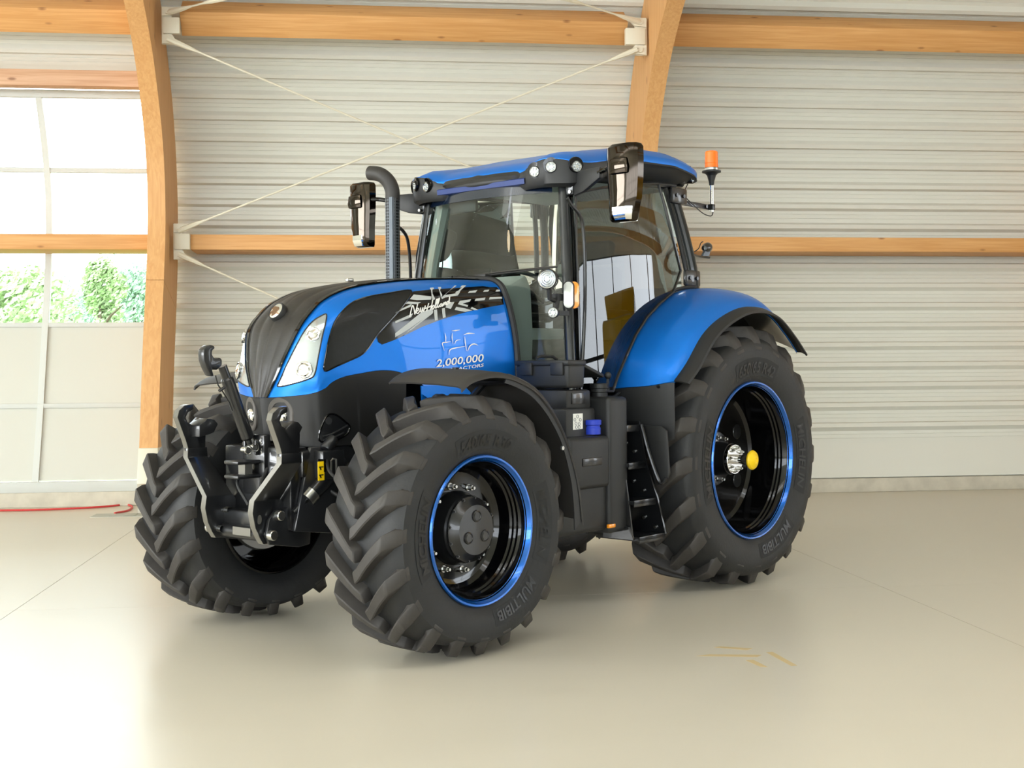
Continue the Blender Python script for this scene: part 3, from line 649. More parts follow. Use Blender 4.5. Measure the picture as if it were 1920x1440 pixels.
strip = T_('grille_strip', MB().grid(sg), 'grille', hood, sharp=60)
for s in (1, -1):                                    # gloss border along the strip
    bg_ = stripgrid(.86, 1.02, .012, 3); T_('strip_border', MB().grid([[V((q.x, q.y * s, q.z)) for q in r] for r in bg_[4:]]), 'gloss', hood)
chn = [[V((q.x, q.y * t, q.z)) for t in (-1, -.5, 0, .5, 1)] for q in (sg[j][-1] + V((.006, 0, 0)) for j in range(0, 7))]
T_('chin_plate', MB().grid(chn), 'chrome_dark' if 'chrome_dark' in M else 'gloss', hood)
# round badge on the nose
e = cast(HB, 527, 584, .012) or V((3.25, 0, 1.89)); e = V((3.262, 0, 1.885)); ax = V((.86, 0, .5)).normalized()
rotb = V((0, 1, 0)).rotation_difference(ax).to_matrix()
def on(mb, c, R=rotb):
    mb.v = [tuple(V(c) + R @ V(v)) for v in mb.v]; return mb
bd = T_('badge', on(MB().lathe([(-.02, .058), (.01, .058), (.016, .054), (.014, .048)], 32), e), 'plastic', hood)
T_('badge_disc', on(MB().lathe([(.013, .05), (.018, .035), (.02, .001)], 32), e), 'chrome', bd)
lf = [(-.006, -.03), (-.03, .0), (-.026, .028), (-.008, .008), (-.004, .034), (.004, .034), (.008, .008), (.026, .028), (.03, .0), (.006, -.03)]
T_('badge_leaf', on(MB().prism([(b, .019, -a) for a, b in lf], (0, .004, 0)), e), 'orangeleaf' if 'orangeleaf' in M else 'edge', bd)
# headlights, side screens and decal panels, traced on the hood surface
def patches(nm, poly, off, mt, parent, rim=None, step=8, sm=True, **k):
    pl = smoothpoly(poly, 4) if sm else poly; a = patch(HB, pl, off, step); outs = pair(nm, a, mt, parent, **k)
    if rim:
        t = rim_of(pl, HB, off, rim[0]); 
        for o, mb in zip(outs, (t, t.mirror())): T_(rim[2], mb, rim[1], o)
    return outs
HL = [(612, 590), (611, 603), (604, 632), (597, 668), (590, 702), (578, 711), (552, 719), (522, 725), (526, 712), (540, 680), (556, 648), (572, 619), (588, 602), (604, 592)]
hls = patches('headlight', HL, .003, 'lens', hood, (.004, 'plastic', 'headlight_rim'), 6)
for cxy, r in (((588, 627), .040), ((571, 694), .050)):
    c = cast(HB, *cxy, .006); n = (c - cast(HB, *cxy, 0)).normalized(); Rm = V((0, 1, 0)).rotation_difference(n).to_matrix()
    for s, hl in zip((1, -1), hls):
        b1 = on(MB().lathe([(-.004, r), (.006, r), (.008, r * .92), (.0, r * .86), (.010, r * .6), (.014, .001)], 28), c, Rm); b1 = b1 if s > 0 else b1.mirror(); T_('headlight_lamp', b1, 'chrome', hl, sharp=25)
SW = [(608, 695), (611, 665), (617, 635), (627, 605), (642, 584), (662, 567), (690, 557), (730, 550), (770, 545), (763, 562), (748, 582), (728, 604), (708, 626), (697, 642), (688, 655), (676, 666), (655, 676), (630, 687)]
patches('side_screen', SW, .003, 'screen', hood, (.005, 'gloss', 'screen_seal'))
DC = [(774, 547), (810, 543), (860, 540), (905, 537), (934, 536), (941, 552), (944, 571), (915, 576), (887, 582), (856, 590), (825, 600), (793, 612), (762, 627), (738, 638), (716, 646), (709, 641), (706, 632), (712, 624), (733, 601), (752, 580), (767, 560)]
dcs = patches('decal_panel', DC, .003, 'gloss', hood, None, 6, False)
U = lambda a, b: (740 + a / 8, 520 + b / 8)          # coordinates of the enlarged decal view
BARS = [[(220, 330), (280, 262), (545, 290), (540, 335), (330, 345)], [(0, 690), (0, 660), (270, 540), (240, 600)], [(0, 900), (0, 840), (240, 650), (400, 520), (560, 470), (570, 520), (200, 780)], [(160, 835), (500, 560), (570, 520), (560, 545), (240, 790)],
        [(525, 165), (580, 160), (600, 330), (560, 350)], [(645, 155), (690, 152), (705, 270), (690, 310)], [(690, 310), (820, 200), (895, 132), (925, 132), (740, 270), (910, 245), (980, 215), (940, 275), (750, 305), (705, 330)], [(820, 215), (930, 130), (1075, 128), (1000, 190), (970, 225)][:0] or [(900, 235), (1005, 130), (1070, 128), (990, 195), (930, 260)],
        [(0, 540), (60, 490), (250, 400), (240, 440)], [(150, 400), (190, 365), (390, 375), (330, 405)], [(580, 490), (628, 480), (640, 640), (595, 650)], [(700, 470), (745, 460), (758, 600), (715, 612)], [(780, 380), (890, 370), (835, 475), (755, 455)],
        [(1090, 240), (1115, 210), (1235, 195), (1205, 232)], [(1318, 222), (1340, 195), (1415, 190), (1395, 218)], [(1505, 218), (1520, 190), (1570, 188), (1575, 214)], [(940, 405), (970, 355), (1140, 330), (1120, 365), (1010, 395), (1095, 420), (1085, 445)], [(1190, 358), (1210, 322), (1355, 305), (1340, 345)], [(1405, 335), (1420, 300), (1600, 295), (1605, 322)],
        [(890, 490), (915, 445), (1020, 462), (1160, 495), (1050, 520)], [(1130, 470), (1150, 445), (1250, 490), (1190, 495)]]
for b in BARS:
    a = patch(HB, [U(*p) for p in b], .0045, 6); T_('flag_stripe', a, 'silver', dcs[0]); T_('flag_stripe', a.mirror(), 'silver', dcs[1])
# lettering on the side panels: laid out along two photo baselines, cast onto the hood
def hoodtext(txt, p0, p1, hgt, mt, nm, shear=0, bold=0, off=.0062, skew=None, parent=None):
    vs, fs = textmesh(txt, 1, shear, bold); x0, x1 = min(v.x for v in vs), max(v.x for v in vs); out = []
    a, b = V(p0), V(p1)
    for v in vs:
        t = (v.x - x0) / (x1 - x0); q = a.lerp(b, t); out.append(cast(HB, q.x + v.y * (skew or 0), q.y - v.y * hgt, off))
    mb = MB().add(out, fs); T_(nm, mb, mt, parent or hood)
def strokes(lines, conv, wpx, nm, mt, off=.006):     # pen strokes with tapering width, in photo pixels
    mb = MB()
    for ln in lines:
        pts = [V((*conv(x, y), 0)) for x, y, *_ in ln]; ws = [(l[2] if len(l) > 2 else wpx) for l in ln]; n = max(8, len(ln) * 4); c = [cr(pts, (len(pts) - 1) * k / n) for k in range(n + 1)]; A = []
        for k, q in enumerate(c):
            d = (c[min(k + 1, n)] - c[max(k - 1, 0)]).normalized(); nn = V((-d.y, d.x, 0)); t = (len(pts) - 1) * k / n; i = min(int(t), len(ws) - 2); w = lerp(ws[i], ws[i + 1], t - i) / 2
            A.append([cast(HB, (q + nn * w).x, (q + nn * w).y, off), cast(HB, (q - nn * w).x, (q - nn * w).y, off)])
        mb.grid(A)
    return T_(nm, mb, mt, hood)
# script "New Holland"
SCR = [[(215, 595), (235, 500), (258, 425), (280, 480), (290, 560)], [(290, 560), (315, 480), (335, 400)], [(310, 520), (345, 490), (340, 465), (320, 480), (312, 525), (335, 545), (365, 510)], [(365, 510), (380, 455), (375, 510), (390, 520), (415, 450), (410, 505), (425, 505), (450, 425)],
       [(500, 390), (485, 440), (468, 510)], [(560, 340), (545, 420), (525, 495)], [(440, 470), (500, 450), (545, 425)], [(565, 425), (550, 460), (560, 480), (580, 455), (580, 425), (565, 425)], [(590, 460), (625, 370), (630, 330), (612, 350), (600, 430), (605, 465), (625, 440)], [(625, 440), (655, 350), (660, 315), (642, 340), (632, 420), (640, 455), (665, 420)],
       [(695, 395), (672, 410), (668, 440), (690, 430), (702, 395), (700, 435), (715, 425)], [(715, 425), (728, 380), (722, 425), (740, 385), (755, 375), (755, 415), (770, 400)], [(795, 360), (775, 375), (770, 410), (790, 400), (805, 350), (815, 290), (805, 390), (825, 375)]]
strokes(SCR, U, 2.0, 'script_lettering', 'white', .0068)
hoodtext('2,000,000', U(615, 1345), U(1325, 1258), 19.5, 'white', 'number_lettering', .12, .012)
hoodtext('TRACTORS', U(830, 1412), U(1325, 1338), 8.5, 'white', 'word_lettering', .1, .01)
OUT = [[(745, 835, .5), (757, 905, 1.6), (755, 965, 1)], [(835, 965, .6), (770, 975, 1.4), (708, 985, 1.6), (715, 1035, 1.2), (735, 1100, .4)], [(845, 805, .4), (905, 800, 2.4), (970, 788, .5)], [(858, 835, .6), (852, 905, 1.6), (868, 1005, .5)], [(890, 1005, .4), (915, 950, 1.6), (980, 938, .6)],
       [(1025, 865, .6), (1095, 842, 2.6), (1190, 845, .5)], [(1042, 890, .6), (1050, 980, 1.8), (1070, 1105, .6)], [(1085, 1110, .5), (1120, 1030, 2.0), (1180, 1000, 2.4), (1245, 1022, .5)], [(805, 1165, .5), (820, 1090, 1.8), (900, 1060, 2.2), (1045, 1035, .5)]]
strokes(OUT, U, 1.5, 'tractor_outline_logo', 'white')
# lower nose: dark screen below the lip, fog lamps, vent
top = [V(q) for q in HG[0]] + [r[-1] for r in HG[1:46]]
def low(q, t): return V((q.x - .035 * t * (1 if q.x > 3 else .3), q.y * (1 - .05 * t), lerp(q.z - .002, 1.12, t)))
NG = [[low(q, t) for q in top] for t in (0, .25, .5, .75, 1)]; NB = bvh(NG)
NGf = [[V((q.x, -q.y, q.z)) for q in r[:0:-1]] + r for r in NG]
nose = T_('lower_screen', MB().grid(NGf), 'meshp', sharp=60)
for s in (1, -1):
    c = V((3.345, .132, 1.30)); n = V((.93, .34, -.08)).normalized(); Rm = V((0, 1, 0)).rotation_difference(n).to_matrix()
    def fx(mb): b = on(mb, c, Rm); return b if s > 0 else b.mirror()
    bz = T_('fog_lamp_bezel', fx(MB().lathe([(-.01, .084), (.008, .082), (.013, .076), (.011, .058), (-.004, .054)], 32, fn=lambda h, r, a: (h, r * (1 + .22 * abs(math.sin(a)))))), 'greyp', nose)
    T_('fog_lamp_well', fx(MB().lathe([(.002, .066), (.003, .001)], 24, fn=lambda h, r, a: (h, r * (1 + .2 * abs(math.sin(a)))))), 'black', bz)
    b = MB().sphere((0, .004, -.012), .044, 18, (1, .6, 1)); T_('fog_lamp', fx(b), 'chrome', bz)
VT = [(602, 828), (599, 812), (607, 790), (616, 777), (630, 778), (646, 790), (655, 800), (650, 813), (632, 824)]
vo = T_('vent_recess', patch(NB, smoothpoly(VT), .002, 6), 'black', nose); T_('vent_seal', rim_of(smoothpoly(VT), NB, .003, .006), 'gloss', vo)
T_('vent_slat', MB().tube([cast(NB, x, y, .008) for x, y in ((604, 818), (622, 813), (640, 803), (650, 797))], .005, 6), 'iron', vo); T_('vent_slat', MB().tube([cast(NB, x, y, .008) for x, y in ((605, 825), (625, 820), (643, 811))], .005, 6), 'iron', vo)
T_('vent_plug', MB().cyl(cast(NB, 615, 789, -.002), cast(NB, 615, 789, .012), .02), 'plastic', vo)
# rear seal of the hood and the blue lower side piece
rearp = [q + V((-.012, .008, .006)) for q in HG[-1]]; pair('hood_seal', MB().tube(rearp, .022, 8), 'plastic', hood)
T_('hood_rear_wall', MB().add([V((q.x - .03, q.y * s, q.z)) for s, r in ((-1, HG[-1][::-1]), (1, HG[-1])) for q in r], [tuple(range(2 * len(HG[-1])))]), 'plastic', hood)
low2 = [[V((x, .452, z)) for z in (1.45, 1.33, zz)] for x, zz in ((2.55, 1.40), (2.4, 1.30), (2.2, 1.24), (1.98, 1.26), (1.74, 1.34))]
pair('lower_side_panel', MB().grid(low2), 'blue', hood, solid=.01)
for x in (2.62, 2.36): T_('hood_latch', MB().box((x, -.1, 2.105), (.05, .03, .02)), 'steel', hood, bev=.004)

# ---------------------------------------------------------------- front linkage
def arm(side):
    F = lambda mb: mb if side > 0 else mb.mirror()
    YT, YB = .445, .235
    hk_ = [(539, 762), (523, 764), (512, 775), (509, 789), (516, 810), (525, 836), (529, 852), (562, 850), (563, 815), (560, 791), (549, 789), (537, 803), (529, 799), (525, 789), (529, 779), (540, 772)]
    hp = [P(x, y, 'Y', YT) for x, y in hk_]; hp = [V((min(q.x, 3.675), q.y, q.z)) for q in hp]
    a = T_('lower_link', F(MB().prism(hp, (0, -.036, 0))), 'black', bev=.005)
    zt_, zm = hp[6].z + .004, .838
    fr = [(3.600, YT, zt_), (3.598, YT, 1.05), (3.619, YB, zm), (3.630, YB, .772), (3.612, YB, .69), (3.585, YB, .635), (3.560, YB, .598)]; xbk = [3.462, 3.458, 3.440, 3.38, 3.32, 3.29, 3.27]
    A = [[V((x, y, z)), V((xb_, y, z)), V((xb_, y - .036, z)), V((x, y - .036, z))] for (x, y, z), xb_ in zip(fr, xbk)]
    mb = MB().grid(A, False, True); b = len(mb.v); mb.f += [(0, 1, 2, 3), (b - 1, b - 2, b - 3, b - 4)]; mb.sm += [False] * 2
    T_('link_plate', F(mb), 'black', a, bev=.004)
    ed = [P(x, y, 'Y', YT) for x, y in hk_[:7]]; ed = [V((min(q.x, 3.675), q.y, q.z)) for q in ed] + [V(q) for q in fr[1:]]
    T_('highlight_front_edge', F(MB().grid([[q + V((.004, .002, .001)), q + V((.004, -.040, .001))] for q in ed])), 'edge', a, solid=.003)  # highlight on the forward-facing edge, put on as a lighter grey strip
    sl = [P(x, y, 'Y', YB + .001) for x, y in smoothpoly([(484, 968), (488, 966), (490, 972), (489, 980), (485, 983), (483, 979)], 3)]; T_('slot', F(MB().prism(sl, (0, .003, 0))), 'edge', a)
    for x, y, r in ((525, 967, .028), (511, 1004, .028)):
        q = P(x, y, 'Y', .285); T_('link_pin', F(MB().lathe([(-.12, r * .7), (-.02, r * .7), (-.02, r), (.012, r), (.016, r * .85), (.016, .001)], 20, org=q)), 'steel', a, sharp=25)
    out2 = [(505, 975), (517, 957), (540, 952), (572, 960), (584, 985), (582, 1020), (562, 1026), (506, 1022), (500, 1005)]
    T_('cheek_plate', F(MB().prism([P(x, y, 'Y', .268) for x, y in out2], (0, -.024, 0))), 'iron', a, bev=.006)
    hb_ = [P(x, y, 'Y', .44) for x, y in ((532, 804), (548, 790), (561, 792), (568, 801), (560, 818), (552, 822), (532, 828))]; T_('hook_block', F(MB().prism(hb_, (0, -.12, 0))), 'iron', a, bev=.006)
    c0, c1 = V((3.40, .30, .76)), V((3.10, .37, 1.04)); T_('lift_cylinder', F(MB().tube([c0, c0.lerp(c1, .3)], .022, 14).tube([c0.lerp(c1, .25), c1], .046, 18)), 'black', a)
    Rm = V((0, 0, 1)).rotation_difference(c1 - c0).to_matrix(); T_('cylinder_collar', F(on(MB().lathe([(0, .045), (0, .049), (.055, .049), (.055, .045)], 18, axis='Z'), c0.lerp(c1, .25), Rm)), 'steel', a)
    return a
for s in (1, -1): arm(s)
lk = T_('linkage_frame', MB().span((3.30, -.30, .66), (3.42, .30, 1.12)).span((3.15, -.33, .95), (3.36, .33, 1.10)).span((3.3, -.22, .66), (3.50, .22, .76)), 'black', bev=.015)
for q in (P(428, 868, 'Y', 0), P(428, 895, 'Y', 0)): T_('hitch_plate', MB().box((3.50, 0, q.z), (.20, .13, .022)), 'iron', lk, bev=.008)
T_('hitch_post', MB().box((3.50, .0, (P(428, 868, 'Y', 0).z + P(428, 895, 'Y', 0).z) / 2), (.05, .06, .1)), 'edge', lk)
T_('hitch_upright', MB().box((3.42, 0, 1.02), (.05, .20, .34)), 'black', lk, bev=.01)
cb_ = P(590, 885, 'Y', .40)
vb = T_('valve_block', MB().box((3.20, .36, 1.02), (.16, .10, .16)).cyl((3.22, .36, 1.10), (3.16, .36, 1.17), .035), 'iron', lk, bev=.012)
T_('switch_panel', MB().box((3.28, .40, 1.02), (.012, .05, .07)), 'gloss', vb); yl = P(602, 883, 'Y', .42)
wl = T_('warning_label', MB().box(yl, (.045, .003, .105)), 'yellow', vb)
for dz in (.022, -.022):
    T_('label_print', MB().box(yl + V((0, .002, dz)), (.03, .002, .006)).box(yl + V((.006, .002, dz - .008)), (.008, .002, .02), Matrix.Rotation(.5, 3, 'Y')), 'letter', wl)
for pts, r in (([(3.44, .12, 1.0), (3.52, .16, .9), (3.5, .2, .8), (3.42, .22, .74)], .010), ([(3.25, .4, 1.05), (3.3, .5, .98), (3.2, .55, .9), (3.05, .5, .95)], .009), ([(3.44, -.06, 1.0), (3.54, -.02, .92), (3.52, .05, .8)], .009), ([(3.2, .3, .9), (3.1, .42, .8), (2.95, .4, .75)], .012)):
    T_('hydraulic_hose', MB().tube(curve(pts, 16), r, 8), 'plastic', lk)
T_('grab_slot', MB().tube([P(x, y, 'Y', .43) for x, y in ((621, 890), (621, 864), (624, 860), (630, 861), (631, 890))], .006, 6), 'edge', lk)
T_('side_bracket', MB().prism([(3.3, .30, 1.12), (3.05, .33, 1.12), (2.75, .36, .95), (2.8, .36, .7), (3.1, .34, .62), (3.42, .30, .66)], (0, .03, 0)).prism([(3.3, -.30, 1.12), (3.05, -.33, 1.12), (2.75, -.36, .95), (2.8, -.36, .7), (3.1, -.34, .62), (3.42, -.30, .66)], (0, -.03, 0)), 'iron', lk, bev=.008)
T_('cross_tube', MB().cyl((3.50, -.21, .64), (3.50, .21, .64), .04), 'iron', lk); T_('name_plate', MB().box((3.543, .02, .65), (.006, .16, .045)), 'edge', lk)
# top link
tl0, tl1, tl2 = P(470, 838, 'Y', 0), P(446, 765, 'Y', 0), P(418, 690, 'Y', 0)
tl = T_('top_link', MB().tube([tl0, tl0.lerp(tl1, .25)], .016, 12).tube([tl0.lerp(tl1, .2), tl0.lerp(tl1, .25), tl1.lerp(tl2, .72), tl1.lerp(tl2, .76)], [.026, .037, .037, .03], 14).tube([tl1.lerp(tl2, .7), tl2 + (tl2 - tl1) * .05], .026, 12), 'black')
hk = [(387, 650), (394, 646), (402, 648), (404, 653), (399, 657), (398, 664), (402, 671), (409, 672), (413, 670), (417, 674), (417, 685), (408, 694), (398, 690), (402, 706), (395, 704), (388, 690), (383, 676), (382, 664), (383, 655)]
T_('top_link_hook', MB().prism([P(x, y, 'Y', .028) for x, y in hk], (0, -.056, 0)), 'iron', tl, bev=.008)
T_('release_rod', MB().tube([P(x, y, 'Y', .02) for x, y in ((404, 704), (409, 722), (418, 735), (430, 755), (436, 770))], .004, 6), 'iron', tl); T_('handle', MB().tube([P(x, y, 'Y', .03) for x, y in ((411, 733), (421, 726))], .009, 8), 'iron', tl)
for x, y in ((468, 838), (486, 845), (455, 843), (484, 826)): 
    q = P(x, y, 'Y', .03); T_('locking_pin', MB().cyl(q, q + V((0, .05, 0)), .016, n=12), 'steel', tl); T_('pin_ring', MB().tube([q + V((.024 * math.cos(a), .05, .024 * math.sin(a))) for a in [k * PI / 6 for k in range(12)]], .003, 5, closed=True), 'steel', tl)
T_('bracket_ear', MB().box(tl0 + V((-.04, .05, .0)), (.1, .02, .09)).box(tl0 + V((-.04, -.05, .0)), (.1, .02, .09)), 'iron', tl, bev=.01)

# ---------------------------------------------------------------- front mudguards
FP = [(866, 725), (878, 713), (893, 705), (915, 699), (940, 698), (968, 705), (1000, 722), (1022, 744), (1040, 770), (1058, 805), (1071, 840), (1083, 885), (1090, 930), (1094, 975)]
fpth = [P(x, y, 'Y', 1.27) for x, y in FP]; 
rows_ = []
for q in curve(fpth, 40):
    rows_.append([V((q.x + dx, y, q.z + dz)) for y, dx, dz in ((.715, 0, .018), (.73, 0, .024), (.9, 0, .022), (1.1, 0, .014), (1.24, 0, .002), (1.265, 0, -.006), (1.272, 0, -.03))])
def shifted(mb, dy): mb.v = [(x, y + dy, z) for x, y, z in mb.v]; return mb
T_('front_mudguard', MB().grid(rows_), 'fendp', solid=.010, sharp=60); T_('front_mudguard', shifted(MB().grid(rows_).mirror(), .17), 'fendp', solid=.010, sharp=60)
rp = []
for q in curve(fpth, 40)[14:]: rp.append([V((q.x, 1.262, q.z)), V((q.x + .09 * (1.2 - min(1.2, q.z)) / 1.2 + .03, 1.262, q.z - .05))])
T_('mudguard_flange', MB().grid(rp), 'plastic', solid=.008); T_('mudguard_flange', shifted(MB().grid(rp).mirror(), .17), 'plastic', solid=.008)
for s in (1, -1):
    T_('mudguard_bracket', MB().tube([(2.55, .45 * s, 1.05), (2.45, .62 * s, 1.25), (2.5, .95 * s, 1.5)], .022, 8).tube([(2.55, .75 * s, 1.47), (2.55, 1.2 * s, 1.47)], .016, 8), 'iron')
    for x in (2.83, 2.62): T_('mudguard_bolt', MB().cyl((x, 1.0 if s > 0 else -.83, interp(sorted((q.x, q.z) for q in fpth[:8]), x) + .015), (x, 1.0 if s > 0 else -.83, interp(sorted((q.x, q.z) for q in fpth[:8]), x) + .03), .018, n=8), 'plastic')
b = P(1053, 840, 'Y', 1.275); T_('mudguard_bolt', MB().cyl(b, b + V((0, .012, 0)), .012, n=8), 'steel')

# ---------------------------------------------------------------- exhaust
ex = V((1.625, -.75, 0))
z1 = P(737, 372, 'Y', -.75).z
T_('exhaust_shield', MB().lathe([(2.0, .052), (z1, .052), (z1, .047)], 28, org=(ex.x, ex.y, 0), axis='Z'), 'perf')
pe = P(694, 332, 'X', 1.66); c_ = [(ex.x, ex.y, z1 - .02), (ex.x, ex.y, z1 + .05), (ex.x + .015, ex.y - .015, z1 + .11), (ex.x + .035, ex.y - .05, z1 + .155), (ex.x + .05, ex.y - .10, z1 + .18), (ex.x + .06, ex.y - .165, z1 + .19)]
T_('exhaust_elbow', MB().tube(curve(c_, 20), .046, 20, caps=False), 'fendp', solid=-.006)
T_('exhaust_plate', MB().prism([(ex.x + .045, ex.y + .02, 2.0), (ex.x + .045, ex.y + .055, 2.0), (ex.x + .045, ex.y + .055, z1), (ex.x + .045, ex.y + .02, z1)], (.01, 0, 0)), 'slate')

# ---------------------------------------------------------------- cab
def Yd(x, z): return .755 - .055 * max(0, z - 1.45) - .16 * max(0, z - 2.3) ** 2 + .075 * (1 - ((x - .75) / .8) ** 2)
def Xw(y, z): return 1.50 - .085 * (z - 1.55) + .13 * (1 - (y / .74) ** 2)
cab = T_('cab_frame', MB().span((-.1, -.60, 1.18), (1.46, .60, 1.30)).span((-.16, -.66, 1.18), (-.06, .66, 2.15)).span((1.40, -.70, 1.2), (1.5, .70, 1.56)), 'black', bev=.01)
for s in (1, -1):
    A = [(1.50, .765, 1.30), (1.487, .745, 1.6), (1.435, .678, 2.2), (1.375, .605, 2.80)]; A = [(x, y * s, z) for x, y, z in A]
    T_('front_pillar', MB().tube(curve(A, 12), .036, 12), 'satin', cab)
    Bp = [(1.455, .775, 1.30), (1.44, .755, 1.6), (1.385, .70, 2.2), (1.325, .625, 2.80)]; T_('door_edge', MB().tube(curve([(x, y * s, z) for x, y, z in Bp], 12), .014, 8), 'gloss', cab)
    C = [(-.035, .715, 2.12), (-.02, .70, 2.3), (.04, .655, 2.6), (.12, .61, 2.88)]; C = [(x, y * s, z) for x, y, z in C]
    T_('rear_pillar', MB().tube(curve(C, 10), .032, 10), 'satin', cab); T_('rear_pillar_rail', MB().tube([(x + .10, y + .005 * s, z) for x, y, z in curve(C, 10)], .02, 8), 'black', cab)
    for z_, hh in ((2.80, .12), (2.20, .12)):
        xx = .10 if z_ > 2.5 else .02; T_('hinge_plate', MB().box((xx, (Yd(xx, z_) - .005) * s, z_), (.20, .03, hh)), 'black', cab, bev=.02); 
        for dx in (-.04, .05): T_('hinge_bolt', MB().cyl((xx + dx, (Yd(xx, z_) + .01) * s, z_), (xx + dx, (Yd(xx, z_) + .022) * s, z_), .014, n=8), 'iron', cab)
T_('roof_header', MB().tube([(1.40, -.63, 2.81), (1.5, -.3, 2.83), (1.52, 0, 2.835), (1.5, .3, 2.83), (1.40, .63, 2.81)], .035, 8).tube([(1.40, .63, 2.81), (.1, .62, 2.88)], .03, 8).tube([(1.40, -.63, 2.81), (.1, -.62, 2.88)], .03, 8).tube([(.1, .62, 2.88), (.1, -.62, 2.88)], .03, 8), 'black', cab)
wg = [[V((Xw(y, z), y * (1 - .17 * (z - 1.55) / 1.25), z)) for y in [-.735 + 1.47 * k / 20 for k in range(21)]] for z in [1.50 + 1.31 * j / 12 for j in range(13)]]
ws = T_('windscreen', MB().grid(wg), 'glass'); 
T_('windscreen_band', MB().grid([[q + V((.004, 0, 0)) for q in r[1:-1]] for r in wg[-2:]]), 'dblue_glass', ws)
DPX = [(1079, 362), (1130, 352), (1180, 347), (1234, 345), (1246, 385), (1257, 430), (1267, 470), (1276, 508), (1262, 548), (1236, 570), (1212, 596), (1192, 628), (1174, 668), (1158, 706), (1149, 734), (1120, 735), (1090, 735), (1087, 660), (1084, 560), (1080, 450)]
sg2 = [[V((x, Yd(x, z), z)) for x in [-.15 + 1.75 * k / 30 for k in range(31)]] for z in [1.2 + 1.75 * j / 24 for j in range(25)]]; SB = bvh(sg2)
dmb = patch(SB, DPX, 0, 14); dl, dr = pair('door_glass', dmb, 'dglass')
t_ = rim_of(DPX, SB, .002, .010); T_('door_seal', t_, 'black', dl); T_('door_seal', t_.mirror(), 'black', dr)
T_('door_sill', MB().tube([P(x, y, 'Y', .80) for x, y in ((1086, 745), (1150, 745), (1162, 736))], .012, 8), 'plastic', dl)
# grab handle and inner handle
T_('door_handle', MB().tube([V((q.x, .74, q.z)) for q in (P(x, y, 'Y', .74) for x, y in smoothpoly([(1100, 598), (1106, 594), (1112, 598), (1114, 620), (1113, 640), (1106, 648), (1098, 645), (1099, 620)], 3))], .014, 8, closed=True), 'plastic', dl)
gh = [P(x, y, 'Y', .80) for x, y in ((1064, 372), (1072, 385), (1085, 400), (1092, 420), (1096, 470), (1097, 560), (1094, 640), (1092, 675))]
T_('grab_rail', MB().tube(curve(gh, 24), .012, 8), 'black'); T_('grab_rail', MB().tube(curve([V((q.x, -q.y, q.z)) for q in gh], 24), .012, 8), 'black')
rw_ = [[V((-.04 + .14 * (z - 2.1) / .8, y, z)) for y in (-.6, 0, .6)] for z in (1.5, 2.1, 2.86)]
T_('rear_window', MB().grid(rw_), 'dglass')
# wiper
wq = [P(x, y, 'X', 1.60) for x, y in ((890, 517), (930, 511), (985, 505), (1045, 499))]; wi = T_('wiper', MB().tube(wq, [.010, .008, .006, .005], 6), 'black', ws)
T_('wiper_blade', MB().tube([P(x, y, 'X', 1.605) for x, y in ((915, 516), (985, 508), (1045, 500))], .006, 6), 'plastic', ws); T_('wiper_motor', MB().box(P(905, 518, 'X', 1.62), (.05, .09, .03)), 'plastic', ws, bev=.008)
# interior
T_('cab_floor', MB().span((-.05, -.62, 1.24), (1.42, .62, 1.30)), 'plastic', cab)
st = T_('driver_seat', MB().span((.28, -.26, 1.62), (.80, .26, 1.76)), 'seatc', bev=.05, seg=3)
T_('seat_back', MB().box((.25, 0, 2.0), (.14, .5, .62), Matrix.Rotation(-.14, 3, 'Y'), .85), 'seatc', st, bev=.05, seg=3); T_('headrest', MB().box((.19, 0, 2.42), (.1, .27, .18), Matrix.Rotation(-.14, 3, 'Y')), 'seatc', st, bev=.04, seg=3); T_('seat_base', MB().span((.35, -.2, 1.3), (.75, .2, 1.62)), 'plastic', st, bev=.02)
for s in (1, -1): T_('armrest', MB().span((.35, s * .36 - .06, 1.90), (.78, s * .36 + .06, 1.97)), 'plastic', st, bev=.03)
dsh = [[(1.46, y, z) for y, z in ((-.18, 1.3), (-.22, 1.9), (-.17, 2.10), (.17, 2.10), (.22, 1.9), (.18, 1.3))], [(1.22, y, z) for y, z in ((-.14, 1.3), (-.18, 1.9), (-.15, 2.20), (.15, 2.20), (.18, 1.9), (.14, 1.3))], [(1.12, y, z) for y, z in ((-.1, 1.3), (-.12, 1.8), (-.1, 2.14), (.1, 2.14), (.12, 1.8), (.1, 1.3))]]
ds = T_('dashboard', MB().grid([[V(q) for q in r] for r in dsh]), 'mint', bev=.03, seg=2)
sc_ = V((1.02, 0, 2.12)); rs = Matrix.Rotation(math.radians(-32), 3, 'Y')
sw = T_('steering_wheel', MB().tube([sc_ + rs @ V((.20 * math.cos(a), .20 * math.sin(a), 0)) for a in [2 * PI * k / 32 for k in range(32)]], .015, 8, closed=True), 'plastic')
T_('steering_hub', MB().cyl(sc_, sc_ + rs @ V((0, 0, -.05)), .05).tube([sc_, (1.25, 0, 1.75)], .03, 10), 'plastic', sw)
for a in (0, 2.1, 4.2): T_('steering_spoke', MB().tube([sc_, sc_ + rs @ V((.2 * math.cos(a + PI), .2 * math.sin(a + PI), 0))], .011, 6), 'plastic', sw)
con = T_('side_console', MB().span((.0, -.60, 1.3), (.95, -.40, 1.86)), 'mint', bev=.04); T_('joystick', MB().tube([(.8, -.46, 1.86), (.83, -.46, 1.98)], [.015, .025], 8), 'plastic', con)
